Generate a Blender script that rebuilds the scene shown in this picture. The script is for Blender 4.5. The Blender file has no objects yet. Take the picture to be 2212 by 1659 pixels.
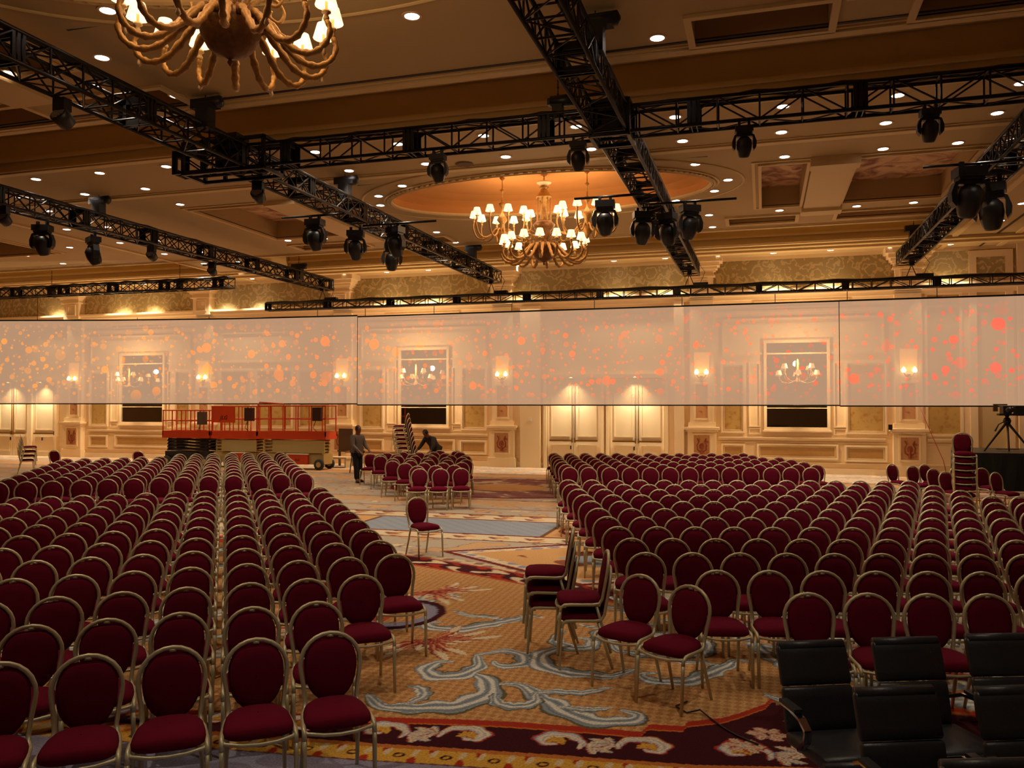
import bpy, math, random
import numpy as np
from mathutils import Vector, Matrix
PI = math.pi
random.seed(7)
SC = bpy.context.scene
COL = SC.collection

# ------------------------------------------------------------------ camera, world, exposure
cam_d = bpy.data.cameras.new('camera'); cam = bpy.data.objects.new('camera', cam_d); COL.objects.link(cam)
cam_d.sensor_fit = 'HORIZONTAL'; cam_d.sensor_width = 36.0; cam_d.lens = 36.0 * 1800.0 / 2212.0
cam_d.clip_start = 0.05; cam_d.clip_end = 200
cam.location = (0, 0, 2.5)
cam.rotation_euler = (PI / 2 + math.atan(39.5 / 1800.0), 0, math.radians(16.76))
SC.camera = cam
w = bpy.data.worlds.new('world'); SC.world = w; w.use_nodes = True
w.node_tree.nodes['Background'].inputs[0].default_value = (1.0, 0.66, 0.42, 1)
w.node_tree.nodes['Background'].inputs[1].default_value = 0.01
SC.view_settings.view_transform = 'Standard'; SC.view_settings.look = 'None'
SC.view_settings.exposure = 0.0; SC.view_settings.gamma = 1.0; SC.view_settings.use_curve_mapping = False
SC.cycles.use_adaptive_sampling = True; SC.cycles.adaptive_threshold = 0.03
SC.cycles.max_bounces = 5; SC.cycles.diffuse_bounces = 4; SC.cycles.glossy_bounces = 2
SC.cycles.transmission_bounces = 2; SC.cycles.transparent_max_bounces = 8
SC.cycles.caustics_reflective = False; SC.cycles.caustics_refractive = False
SC.cycles.sample_clamp_indirect = 3.0; SC.cycles.use_denoising = True
WARM = (1.0, 0.70, 0.42)
P_DOWN = 230.0      # each recessed downlight
P_CHAND = 95.0      # main chandelier
P_SCONCE = 14.0

# ------------------------------------------------------------------ materials
def srgb(r, g, b):
    f = lambda c: (c / 255 / 12.92) if c / 255 <= 0.04045 else ((c / 255 + 0.055) / 1.055) ** 2.4
    return (f(r), f(g), f(b))
def mat(name, col, rough=0.6, metal=0.0, emit=None, es=0.0, noise=0.0, nscale=20.0, spec=0.5, bump=0.0):
    m = bpy.data.materials.new(name); m.use_nodes = True
    nt = m.node_tree; b = nt.nodes['Principled BSDF']
    b.inputs['Base Color'].default_value = (*col, 1); b.inputs['Roughness'].default_value = rough
    b.inputs['Metallic'].default_value = metal; b.inputs['Specular IOR Level'].default_value = spec
    if noise > 0 or bump > 0:
        tc = nt.nodes.new('ShaderNodeTexCoord'); n = nt.nodes.new('ShaderNodeTexNoise'); n.inputs['Scale'].default_value = nscale
        nt.links.new(tc.outputs['Object'], n.inputs['Vector'])
        if noise > 0:
            r = nt.nodes.new('ShaderNodeMix'); r.data_type = 'RGBA'
            r.inputs[6].default_value = (*[c * (1 - noise) for c in col], 1); r.inputs[7].default_value = (*[min(1, c * (1 + noise)) for c in col], 1)
            nt.links.new(n.outputs['Fac'], r.inputs[0]); nt.links.new(r.outputs[2], b.inputs['Base Color'])
        if bump > 0:
            bp = nt.nodes.new('ShaderNodeBump'); bp.inputs['Strength'].default_value = bump; bp.inputs['Distance'].default_value = 0.01
            nt.links.new(n.outputs['Fac'], bp.inputs['Height']); nt.links.new(bp.outputs['Normal'], b.inputs['Normal'])
    if emit:
        b.inputs['Emission Color'].default_value = (*emit, 1); b.inputs['Emission Strength'].default_value = es
        m.cycles.emission_sampling = 'NONE'
    return m
M_FAB = mat('burgundy_fabric', srgb(104, 16, 39), 0.95, noise=0.25, nscale=160, spec=0.1)
M_GOLD = mat('champagne_metal', srgb(200, 190, 154), 0.42, 0.35, noise=0.1, nscale=30)
M_TRUSS = mat('black_truss_metal', (0.008, 0.007, 0.007), 0.38, 0.3)
M_BLACK = mat('black_plastic', (0.012, 0.012, 0.014), 0.42)
M_LENS = mat('dark_lens_glass', (0.02, 0.022, 0.03), 0.08, spec=0.8)
M_LEATH = mat('black_leather', (0.024, 0.026, 0.031), 0.44, noise=0.2, nscale=60, bump=0.15)
M_CHROME = mat('chrome', (0.6, 0.6, 0.62), 0.12, 1.0)
M_CREAM = mat('cream_paint', srgb(236, 210, 166), 0.6, noise=0.04, nscale=3)
M_CREAM2 = mat('pale_cream_trim', srgb(240, 216, 172), 0.5)
M_DOOR = mat('door_paint', srgb(244, 222, 180), 0.5)
M_TAN = mat('ochre_panel_paint', srgb(186, 146, 84), 0.7, noise=0.1, nscale=8)
M_BRASS = mat('brass', srgb(190, 140, 60), 0.3, 0.9)
M_AGED = mat('aged_gilt_metal', srgb(172, 132, 72), 0.45, 0.4, noise=0.5, nscale=30, bump=0.6)
M_SHADE = mat('glowing_lampshade', srgb(255, 230, 190), 0.8, emit=(1.0, 0.66, 0.34), es=2.0)
M_BULB = mat('lit_bulb', (1, 1, 1), 0.5, emit=(1.0, 0.78, 0.5), es=14)
M_DOWN = mat('lit_downlight', (1, 1, 1), 0.5, emit=(1.0, 0.86, 0.78), es=9)
M_RING = mat('downlight_trim', srgb(220, 190, 150), 0.5)
M_CEIL = mat('ceiling_paint', srgb(192, 166, 118), 0.75, noise=0.05, nscale=1.5)
M_CTRIM = mat('ceiling_moulding_paint', srgb(220, 192, 138), 0.6)
M_TROUGH = mat('trough_ochre_paint', srgb(214, 186, 126), 0.75, noise=0.06, nscale=2)
M_DOME = mat('dome_ochre_paint', srgb(208, 146, 80), 0.7, noise=0.12, nscale=1.2)
M_ORANGE = mat('orange_machine_paint', srgb(204, 66, 20), 0.45)
M_MCREAM = mat('machine_cream_paint', srgb(178, 158, 100), 0.5)
M_TYRE = mat('tyre_rubber', (0.03, 0.03, 0.03), 0.8)
M_GLASSD = mat('mirror_silvering', (0.36, 0.34, 0.31), 0.03, 1.0)
M_SKIN = mat('skin', srgb(140, 90, 64), 0.6)
M_HAIR = mat('dark_hair', (0.008, 0.006, 0.005), 0.7)
M_SHIRT = mat('grey_shirt', srgb(112, 100, 92), 0.85, noise=0.12, nscale=15)
M_SHIRT2 = mat('dark_shirt', srgb(52, 46, 42), 0.85, noise=0.12, nscale=15)
M_TROUS = mat('black_trousers', (0.012, 0.011, 0.012), 0.85)
M_WOOD = mat('table_wood', srgb(170, 110, 60), 0.5, noise=0.2, nscale=10)
M_DRAPE = mat('black_drape', (0.006, 0.008, 0.007), 0.85)
M_CAB = mat('grey_brown_cabinet', srgb(92, 76, 58), 0.6)
M_WHITE = mat('white_plastic', srgb(230, 220, 200), 0.5)
M_RED = mat('red_brown_letter', srgb(60, 20, 14), 0.6)
M_SAND = mat('stage_edge_felt', srgb(196, 172, 130), 0.8)

def mix_mat(name, colA, colB, build, rough=0.7):
    """two colours chosen by a procedural factor; build(nt, coords) returns a factor socket"""
    m = bpy.data.materials.new(name); m.use_nodes = True; nt = m.node_tree; b = nt.nodes['Principled BSDF']
    b.inputs['Roughness'].default_value = rough; b.inputs['Specular IOR Level'].default_value = 0.3
    tc = nt.nodes.new('ShaderNodeTexCoord'); x = nt.nodes.new('ShaderNodeMix'); x.data_type = 'RGBA'
    x.inputs[6].default_value = (*colA, 1); x.inputs[7].default_value = (*colB, 1)
    nt.links.new(build(nt, tc.outputs['Object']), x.inputs[0]); nt.links.new(x.outputs[2], b.inputs['Base Color'])
    return m
def math_n(nt, op, a, b=None, c=None):
    n = nt.nodes.new('ShaderNodeMath'); n.operation = op
    for i, v in enumerate((a, b, c)):
        if v is None: continue
        if isinstance(v, (int, float)): n.inputs[i].default_value = v
        else: nt.links.new(v, n.inputs[i])
    return n.outputs[0]
def damask(nt, co):
    # large leafy scrolls: thin bands of a distorted ring pattern
    mp = nt.nodes.new('ShaderNodeMapping'); mp.inputs['Scale'].default_value = (1.0, 1.0, 1.0); nt.links.new(co, mp.inputs['Vector'])
    v = nt.nodes.new('ShaderNodeTexVoronoi'); v.inputs['Scale'].default_value = 2.4; v.inputs['Randomness'].default_value = 0.8
    ns = nt.nodes.new('ShaderNodeTexNoise'); ns.inputs['Scale'].default_value = 4.5
    nt.links.new(mp.outputs[0], ns.inputs['Vector'])
    ad = nt.nodes.new('ShaderNodeMixRGB'); ad.inputs[0].default_value = 0.28
    nt.links.new(mp.outputs[0], ad.inputs[1]); nt.links.new(ns.outputs['Color'], ad.inputs[2]); nt.links.new(ad.outputs[0], v.inputs['Vector'])
    s = math_n(nt, 'SINE', math_n(nt, 'MULTIPLY', v.outputs['Distance'], 22.0))
    return math_n(nt, 'SMOOTH_MIN', math_n(nt, 'MAXIMUM', math_n(nt, 'MULTIPLY', math_n(nt, 'SUBTRACT', s, 0.35), 2.2), 0.0), 1.0, 0.1)
M_FRIEZE = mix_mat('green_damask_wallpaper', srgb(172, 154, 108), srgb(208, 190, 142), damask)
def blot(nt, co):
    n = nt.nodes.new('ShaderNodeTexNoise'); n.inputs['Scale'].default_value = 5.0; n.inputs['Detail'].default_value = 6
    nt.links.new(co, n.inputs['Vector'])
    return math_n(nt, 'MULTIPLY', math_n(nt, 'MAXIMUM', math_n(nt, 'SUBTRACT', n.outputs['Fac'], 0.52), 0.0), 6.0)
M_GREENP = mix_mat('aged_green_wallpaper', srgb(188, 154, 86), srgb(170, 122, 58), blot)
M_REDP = mix_mat('red_damask_inset', srgb(198, 148, 100), srgb(152, 84, 54), lambda nt, co: math_n(nt, 'MULTIPLY', blot(nt, co), 1.0))
def mural(nt, co):
    n = nt.nodes.new('ShaderNodeTexNoise'); n.inputs['Scale'].default_value = 1.6; n.inputs['Detail'].default_value = 5; n.inputs['Distortion'].default_value = 1.4
    nt.links.new(co, n.inputs['Vector'])
    return math_n(nt, 'MULTIPLY', math_n(nt, 'MAXIMUM', math_n(nt, 'SUBTRACT', n.outputs['Fac'], 0.42), 0.0), 5.0)
M_MURAL = mix_mat('painted_ceiling_mural', srgb(222, 184, 146), srgb(150, 96, 74), mural)

# gauze projection screen: part see-through, carrying a projected picture of orange dots
def screen_material():
    m = bpy.data.materials.new('projected_gauze'); m.use_nodes = True; nt = m.node_tree; nt.nodes.clear()
    out = nt.nodes.new('ShaderNodeOutputMaterial'); tc = nt.nodes.new('ShaderNodeTexCoord')
    sp = nt.nodes.new('ShaderNodeSeparateXYZ'); nt.links.new(tc.outputs['Object'], sp.inputs[0])
    cb = nt.nodes.new('ShaderNodeCombineXYZ'); nt.links.new(sp.outputs[0], cb.inputs[0]); nt.links.new(sp.outputs[2], cb.inputs[1])
    fac = None
    for k, (sc, r0, r1, thr) in enumerate([(1.0, 0.07, 0.24, 0.2), (1.7, 0.09, 0.26, 0.25), (2.5, 0.1, 0.27, 0.3), (3.6, 0.12, 0.26, 0.45)]):
        mp = nt.nodes.new('ShaderNodeMapping'); mp.inputs['Location'].default_value = (3.3 * k, 1.7 * k, 0); mp.inputs['Rotation'].default_value = (0, 0, 0.5 * k)
        nt.links.new(cb.outputs[0], mp.inputs['Vector'])
        v = nt.nodes.new('ShaderNodeTexVoronoi'); v.voronoi_dimensions = '2D'; v.inputs['Scale'].default_value = sc
        nt.links.new(mp.outputs[0], v.inputs['Vector'])
        sc3 = nt.nodes.new('ShaderNodeSeparateColor'); nt.links.new(v.outputs['Color'], sc3.inputs[0])
        rad = math_n(nt, 'ADD', math_n(nt, 'MULTIPLY', math_n(nt, 'POWER', sc3.outputs[0], 2.0), r1 - r0), r0)
        inside = math_n(nt, 'MULTIPLY', math_n(nt, 'SUBTRACT', rad, v.outputs['Distance']), 45.0)
        cl = nt.nodes.new('ShaderNodeClamp'); nt.links.new(inside, cl.inputs[0])
        on = math_n(nt, 'GREATER_THAN', sc3.outputs[1], thr)
        d = math_n(nt, 'MULTIPLY', math_n(nt, 'MULTIPLY', cl.outputs[0], on), math_n(nt, 'ADD', math_n(nt, 'MULTIPLY', sc3.outputs[2], 0.75), 0.22))
        fac = d if fac is None else math_n(nt, 'MAXIMUM', fac, d)
    band = math_n(nt, 'MULTIPLY', math_n(nt, 'SUBTRACT', 1.62, math_n(nt, 'ABSOLUTE', math_n(nt, 'SUBTRACT', sp.outputs[2], 4.1))), 1.8)
    clb = nt.nodes.new('ShaderNodeClamp'); nt.links.new(band, clb.inputs[0])
    fac = math_n(nt, 'MULTIPLY', fac, clb.outputs[0])
    mr = nt.nodes.new('ShaderNodeMapRange'); nt.links.new(sp.outputs[0], mr.inputs[0])
    mr.inputs[1].default_value = -30; mr.inputs[2].default_value = 7
    hue = nt.nodes.new('ShaderNodeMix'); hue.data_type = 'RGBA'; nt.links.new(mr.outputs[0], hue.inputs[0])
    hue.inputs[6].default_value = (1.0, 0.37, 0.09, 1); hue.inputs[7].default_value = (1.0, 0.14, 0.09, 1)
    bgc = (0.43, 0.265, 0.160, 1)
    mx = nt.nodes.new('ShaderNodeMix'); mx.data_type = 'RGBA'; mx.inputs[6].default_value = bgc
    nt.links.new(fac, mx.inputs[0]); nt.links.new(hue.outputs[2], mx.inputs[7])
    em = nt.nodes.new('ShaderNodeEmission'); nt.links.new(mx.outputs[2], em.inputs[0]); em.inputs[1].default_value = 1.0
    tr = nt.nodes.new('ShaderNodeBsdfTransparent'); tr.inputs[0].default_value = (0.17, 0.145, 0.115, 1)
    df = nt.nodes.new('ShaderNodeBsdfDiffuse'); df.inputs[0].default_value = (0.06, 0.055, 0.05, 1)
    a1 = nt.nodes.new('ShaderNodeAddShader'); a2 = nt.nodes.new('ShaderNodeAddShader')
    nt.links.new(em.outputs[0], a1.inputs[0]); nt.links.new(tr.outputs[0], a1.inputs[1])
    nt.links.new(a1.outputs[0], a2.inputs[0]); nt.links.new(df.outputs[0], a2.inputs[1])
    nt.links.new(a2.outputs[0], out.inputs[0])
    return m
M_SCREEN = screen_material()

# ------------------------------------------------------------------ mesh building
class MB:
    def __init__(s): s.v = []; s.f = []; s.mi = []; s.cur = 0
    def add(s, vs, fs):
        o = len(s.v); s.v += [tuple(p) for p in vs]
        for f in fs: s.f.append([i + o for i in f]); s.mi.append(s.cur)
        return s
    def box(s, x0, x1, y0, y1, z0, z1, M=None):
        vs = [(x, y, z) for z in (z0, z1) for x, y in ((x0, y0), (x1, y0), (x1, y1), (x0, y1))]
        if M: vs = [tuple(M @ Vector(p)) for p in vs]
        return s.add(vs, [(3, 2, 1, 0), (4, 5, 6, 7), (0, 1, 5, 4), (1, 2, 6, 5), (2, 3, 7, 6), (3, 0, 4, 7)])
    def tube(s, pts, r, n=6, caps=True):
        pts = [Vector(p) for p in pts]; N = len(pts); rs = r if isinstance(r, (list, tuple)) else [r] * N
        ring = []; up = None; vs = []; fs = []
        for i, p in enumerate(pts):
            d = (pts[min(i + 1, N - 1)] - pts[max(i - 1, 0)]).normalized()
            if up is None: up = Vector((0, 0, 1)) if abs(d.z) < 0.9 else Vector((0, 1, 0))
            a = d.cross(up)
            if a.length < 1e-5: a = d.cross(Vector((1, 0.3, 0)))
            a.normalize(); b = a.cross(d).normalized(); up = b
            for k in range(n):
                t = 2 * PI * (k + 0.5) / n; vs.append(p + (a * math.cos(t) + b * math.sin(t)) * rs[i])
        for i in range(N - 1):
            for k in range(n):
                fs.append((i * n + k, i * n + (k + 1) % n, (i + 1) * n + (k + 1) % n, (i + 1) * n + k))
        if caps: fs.append(tuple(range(n))[::-1]); fs.append(tuple(range((N - 1) * n, N * n)))
        return s.add(vs, fs)
    def lathe(s, prof, n=16, c=(0, 0, 0), M=None, sx=1, sy=1):
        vs = []; fs = []
        for r, z in prof:
            for k in range(n):
                t = 2 * PI * k / n; vs.append(Vector((c[0] + r * sx * math.cos(t), c[1] + r * sy * math.sin(t), c[2] + z)))
        if M: vs = [M @ p for p in vs]
        for i in range(len(prof) - 1):
            for k in range(n): fs.append((i * n + k, i * n + (k + 1) % n, (i + 1) * n + (k + 1) % n, (i + 1) * n + k))
        if prof[0][0] > 1e-4: fs.append(tuple(range(n))[::-1])
        if prof[-1][0] > 1e-4: fs.append(tuple(range((len(prof) - 1) * n, len(prof) * n)))
        return s.add(vs, fs)
    def prism(s, poly, y0, y1, M=None):      # poly in x,z; extruded in y
        n = len(poly); vs = [Vector((x, y0, z)) for x, z in poly] + [Vector((x, y1, z)) for x, z in poly]
        if M: vs = [M @ p for p in vs]
        return s.add(vs, [tuple(range(n)), tuple(range(n, 2 * n))[::-1]] + [(i, i + n, (i + 1) % n + n, (i + 1) % n) for i in range(n)])
    def frame(s, x0, x1, z0, z1, y0, y1, t):  # picture-frame moulding on a wall, t wide
        s.box(x0, x1, y0, y1, z0, z0 + t); s.box(x0, x1, y0, y1, z1 - t, z1)
        s.box(x0, x0 + t, y0, y1, z0 + t, z1 - t); return s.box(x1 - t, x1, y0, y1, z0 + t, z1 - t)
    def mesh(s, name, mats, smooth=False):
        me = bpy.data.meshes.new(name); me.from_pydata(s.v, [], s.f)
        for m in (mats if isinstance(mats, (list, tuple)) else [mats]): me.materials.append(m)
        if any(s.mi): me.polygons.foreach_set('material_index', s.mi)
        if smooth: me.polygons.foreach_set('use_smooth', [True] * len(s.f)); 
        me.update(); return me
    def build(s, name, mats, parent=None, smooth=False, loc=None, rot=None):
        o = bpy.data.objects.new(name, s.mesh(name, mats, smooth)); COL.objects.link(o)
        if parent: o.parent = parent
        if loc: o.location = loc
        if rot: o.rotation_euler = rot
        return o
def tag(o, label=None, cat=None, group=None, kind=None):
    if label: o['label'] = label
    if cat: o['category'] = cat
    if group: o['group'] = group
    if kind: o['kind'] = kind
    return o
def empty(name, loc=(0, 0, 0), rz=0.0, label=None, cat=None, group=None):
    o = bpy.data.objects.new(name, None); o.empty_display_size = 0.1; COL.objects.link(o)
    o.location = loc; o.rotation_euler = (0, 0, rz); return tag(o, label, cat, group)
KIDS = {}
def kids(o): return [c for c in COL.objects if c.parent == o] if o.name not in KIDS else KIDS[o.name]
def copy_tree(o, loc=None, rz=None, label=None, group=None, rot=None, cat=None):
    c = o.copy(); COL.objects.link(c)
    if loc is not None: c.location = loc
    if rz is not None: c.rotation_euler = (0, 0, rz)
    if rot is not None: c.rotation_euler = rot
    if label: c['label'] = label
    if group: c['group'] = group
    if cat: c['category'] = cat
    def rec(src, dst):
        for ch in kids(src):
            d = ch.copy(); COL.objects.link(d); d.parent = dst; rec(ch, d)
    rec(o, c); return c
def register(o):
    KIDS[o.name] = [c for c in COL.objects if c.parent == o]
    for c in KIDS[o.name]: register(c)
ORD = ['zeroth', 'first', 'second', 'third', 'fourth', 'fifth', 'sixth', 'seventh', 'eighth', 'ninth', 'tenth', 'eleventh', 'twelfth',
       'thirteenth', 'fourteenth', 'fifteenth', 'sixteenth', 'seventeenth', 'eighteenth', 'nineteenth', 'twentieth', 'twenty-first', 'twenty-second']
def lamp(name, kind, loc, power, col=WARM, radius=0.1, parent=None, cone=None, blend=0.6, rot=None):
    d = bpy.data.lights.new(name, kind); d.energy = power; d.color = col; d.shadow_soft_size = radius; d.specular_factor = 0.0 if kind == 'POINT' else 1.0
    if kind == 'SPOT': d.spot_size = cone; d.spot_blend = blend
    o = bpy.data.objects.new(name, d); COL.objects.link(o); o.location = loc
    if rot: o.rotation_euler = rot
    if parent: o.parent = parent
    return o

# ------------------------------------------------------------------ carpet floor
def carpet_colour(X, Y):
    n = X.size; C = np.empty((n, 3))
    L = lambda r, g, b: np.array(srgb(r, g, b))
    def put(mask, col, a=1.0):
        if np.isscalar(a): C[mask] = C[mask] * (1 - a) + col * a
        else: C[mask] = C[mask] * (1 - a[mask][:, None]) + col * a[mask][:, None]
    TAN, TAN2 = L(214, 164, 108), L(176, 122, 74); PLUM = L(70, 30, 36); RED = L(178, 58, 40); YEL = L(222, 172, 72)
    LILAC = L(150, 148, 172); GREY = L(182, 172, 156); BLUE = L(158, 166, 176); CRM = L(226, 204, 166); MAR = L(120, 44, 44)
    C[:] = TAN
    d = (np.floor((X + Y) / 0.085) + np.floor((X - Y) / 0.085)) % 2 == 0
    put(d, TAN2, 0.7)
    u = np.abs(((X + Y) / 0.17) % 1 - 0.5) + np.abs(((X - Y) / 0.17) % 1 - 0.5); put(u < 0.16, CRM, 0.25)
    def stroke(pts, w, col, hi, dark, off=(0, 0), flip=1, rot=0.0, sc=1.0):
        P = np.array(pts, float)
        cx, cy = P.mean(0); Q = (P - [cx, cy]) * [flip * sc, sc]; c_, s_ = math.cos(rot), math.sin(rot)
        P = Q @ np.array([[c_, s_], [-s_, c_]]) + [cx + off[0], cy + off[1]]
        # smooth resample
        T = []
        for i in range(len(P) - 1):
            p0, p1, p2, p3 = P[max(i - 1, 0)], P[i], P[i + 1], P[min(i + 2, len(P) - 1)]
            for t in np.linspace(0, 1, 5, endpoint=False):
                T.append(0.5 * ((2 * p1) + (-p0 + p2) * t + (2 * p0 - 5 * p1 + 4 * p2 - p3) * t * t + (-p0 + 3 * p1 - 3 * p2 + p3) * t ** 3))
        T.append(P[-1]); T = np.array(T); w = w * sc
        lo = T.min(0) - w * 2; hi_ = T.max(0) + w * 2
        idx = np.nonzero((X > lo[0]) & (X < hi_[0]) & (Y > lo[1]) & (Y < hi_[1]))[0]
        if idx.size == 0: return
        x, y = X[idx], Y[idx]; best = np.full(idx.size, 9.0); side = np.zeros(idx.size); par = np.zeros(idx.size); m = len(T) - 1
        for i in range(m):
            a, b = T[i], T[i + 1]; ab = b - a; l2 = ab @ ab + 1e-12
            t = np.clip(((x - a[0]) * ab[0] + (y - a[1]) * ab[1]) / l2, 0, 1)
            dx, dy = x - (a[0] + t * ab[0]), y - (a[1] + t * ab[1]); dd = np.hypot(dx, dy); q = dd < best
            best[q] = dd[q]; side[q] = np.sign(ab[0] * dy - ab[1] * dx)[q]; par[q] = ((i + t) / m)[q]
        ww = w * (0.2 + 0.8 * np.sin(PI * np.clip(par, 0.02, 0.98)) ** 0.8) * (1 + 0.22 * np.sin(par * 34 + side))
        sd = best * side / ww
        k = idx[(np.abs(sd) < 1.06)]; C[k] = dark
        k = idx[(sd < 1.0) & (sd > -0.8)]; C[k] = col
        strand = np.sin(sd * 7.5 + par * 5.0)
        k = idx[(sd < 0.9) & (sd > -0.66) & (strand > 0.15)]; C[k] = hi
        k = idx[(sd < 0.85) & (sd > -0.6) & (strand < -0.93)]; C[k] = C[k] * 0.4 + dark * 0.6
    # large soft zones by distance down the room
    def curve(x): return 11.5 - 0.42 * (x + 4.0) - 0.03 * (x + 4.0) ** 2
    far = Y > curve(X) + 0.45
    put(far, GREY, 0.85)
    swirl = np.sin(X * 2.6 + 1.8 * np.sin(Y * 1.7)) * np.sin(Y * 3.1 + 1.6 * np.sin(X * 1.9)) + 0.55 * np.sin(X * 7.1 + 2.2 * np.sin(Y * 5.3)) * np.sin(Y * 6.3 + 2.0 * np.sin(X * 4.7))
    put(far & (swirl > 0.72), TAN, 0.75); put(far & (np.abs(swirl - 0.62) < 0.08), MAR, 0.5); put(far & (swirl < -0.95), CRM, 0.8); put(far & (np.abs(swirl + 0.88) < 0.06), MAR, 0.6)
    near = ~far
    b2 = np.abs(Y - curve(X) - 0.23) < 0.25
    put(b2, PLUM * 1.3); put(np.abs(np.abs(Y - curve(X) - 0.23) - 0.27) < 0.05, RED, 0.9)
    curl = np.sin(X * 11 + 1.7 * np.sin((Y - curve(X)) * 14)) + np.cos((Y - curve(X) - 0.23) * 13 + 2 * np.sin(X * 5.5))
    put(b2 & (curl > 0.9), CRM); put(b2 & (curl < -1.2), RED)
    put((Y > curve(X) + 0.52) & (Y < curve(X) + 0.75), CRM, 0.7); put((Y > curve(X) + 0.52) & (Y < curve(X) + 0.75) & (np.sin(X * 16) * np.sin(Y * 16) > 0.2), MAR, 0.7)
    # chevron medallion between the borders and the blue panel
    dd = np.abs(X + 2.4) * 0.75 + np.abs(Y - 13.1) * 1.1
    zone = far & (X > -5.2) & (X < 0.6) & (Y < 14.9)
    put(zone & (dd < 2.1), MAR); put(zone & (dd < 1.95), CRM); put(zone & (dd < 1.9) & (np.sin(X * 14) * np.sin(Y * 14) > 0.1), LILAC); put(zone & (dd < 1.7), TAN)
    put(zone & (dd < 1.1) & (np.sin(X * 6) + np.sin(Y * 7 + X * 2) > 0.9), MAR, 0.8); put(zone & (dd < 0.6), BLUE)
    # striped blue panel with ornamental rails
    for y0, y1 in ((14.35, 15.0), (16.85, 17.6)):
        q = (Y > y0) & (Y < y1); put(q, CRM, 0.85); put(q & (np.sin(X * 9) + np.sin(Y * 18 + 2 * np.sin(X * 9)) > 0.8), MAR, 0.85); put(q & (np.sin(X * 9 + 2) + np.cos(Y * 15 + X * 2) < -1.2), TAN)
        put((np.abs(Y - y0) < 0.04) | (np.abs(Y - y1) < 0.05), MAR)
    q = (Y > 15.05) & (Y < 16.8) & (X > -8.0) & (X < -4.0)
    put(q, BLUE * 0.95); put(q & ((((X + Y) / 0.11) % 1) < 0.35), BLUE * 0.72)
    for xa, xb in ((-9.6, -8.0), (-4.0, -2.4)):
        q = (Y > 15.05) & (Y < 16.8) & (X > xa) & (X < xb); put(q, TAN); cx = (xa + xb) / 2
        r = np.hypot(X - cx, (Y - 15.9)); put(q & (r < 0.62), MAR); put(q & (r < 0.5) & (np.sin(np.arctan2(Y - 15.9, X - cx) * 6) > 0), CRM, 0.7)
        put(q & ((np.abs(X - xa) < 0.09) | (np.abs(X - xb) < 0.09)), PLUM, 0.8)
    # bands and medallion further down
    for y0, y1, col in ((18.6, 18.75, MAR), (19.3, 20.3, TAN), (20.3, 20.45, MAR), (26.4, 26.55, MAR), (26.6, 27.5, TAN), (27.6, 27.75, MAR), (29.6, 29.75, MAR)):
        put((Y > y0) & (Y < y1), col, 0.6)
    for cx in (-7.2, -20.0, 6.0):
        r = np.hypot((X - cx) / 3.4, (Y - 23.4) / 2.6); put(r < 1.0, L(150, 110, 104)); put((r < 1.0) & (swirl > 0.35), CRM, 0.7); put((r < 1.0) & (swirl < -0.3), MAR, 0.4)
        put(np.abs(r - 1.0) < 0.04, MAR); put(r < 0.35, TAN)
    put((X < -13) & (Y > 20) & (((Y * 0.8) % 2) < 0.5), TAN, 0.6)
    # near border: red line, plum band with scrolls, yellow band, lilac ground
    xs = np.array([-9, -4, -2.87, -2.25, -1.89, -1.36, -0.9, -0.86, -0.6, -0.58, -0.32, -0.19, 0.0, 0.05, 0.4, 1.2, 2.4, 4, 7, 14])
    ys = np.array([4.6, 5.8, 6.0, 6.14, 6.2, 6.26, 6.29, 6.46, 6.5, 6.6, 6.76, 6.91, 7.17, 7.35, 7.5, 7.55, 7.4, 7.0, 6.5, 6.0])
    edge = np.interp(X, xs, ys); base = np.interp(X, [-9, -2.7, -2.1, -1.44, -0.79, -0.47, 0.3, 3, 14], [4.9, 5.66, 5.75, 5.84, 5.92, 5.96, 6.15, 6.3, 5.0])
    nb = Y < edge + 0.1
    put(nb, RED); put(Y < edge, L(206, 112, 50)); put(Y < edge - 0.025, PLUM)
    t = X * 1.0; v = (Y - base) / np.maximum(edge - base, 0.2)
    q = (Y < edge - 0.02) & (Y > base - 0.06)
    for kk, bx in enumerate(np.arange(-6.1, 3.0, 0.66)):
        byv = float(np.interp(bx, [-9, -2.7, -2.1, -1.44, -0.79, -0.47, 0.3, 3], [4.9, 5.66, 5.75, 5.84, 5.92, 5.96, 6.15, 6.3])); cy = byv + 0.2; s = 1 if kk % 2 else -1
        ang = np.linspace(-0.4, 4.9, 12); sp = [(bx + s * (0.2 - 0.03 * a) * math.cos(a), cy + (0.175 - 0.026 * a) * math.sin(a)) for a in ang]
        stroke([(p[0] * 1.0, p[1]) for p in sp], 0.07, RED, YEL * 0.8, RED); stroke(sp, 0.052, L(214, 206, 200), L(238, 226, 200), LILAC)
        stroke([(bx - 0.06, cy - 0.03), (bx, cy + 0.03), (bx + 0.06, cy - 0.03)], 0.05, YEL, YEL, RED)
        for q, (a, ln) in enumerate(((0.9, 0.15), (0.3, 0.2), (-0.3, 0.2), (-0.9, 0.16))):
            x0_, y0_ = bx + s * 0.24, cy - 0.02
            stroke([(x0_, y0_), (x0_ + s * ln * 0.55 * math.cos(a), y0_ + ln * 0.7 * math.sin(a)), (x0_ + s * ln * math.cos(a * 1.2), y0_ + ln * 0.9 * math.sin(a))], 0.032, L(206, 186, 160), L(236, 222, 196), RED if q % 2 else LILAC)
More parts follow.
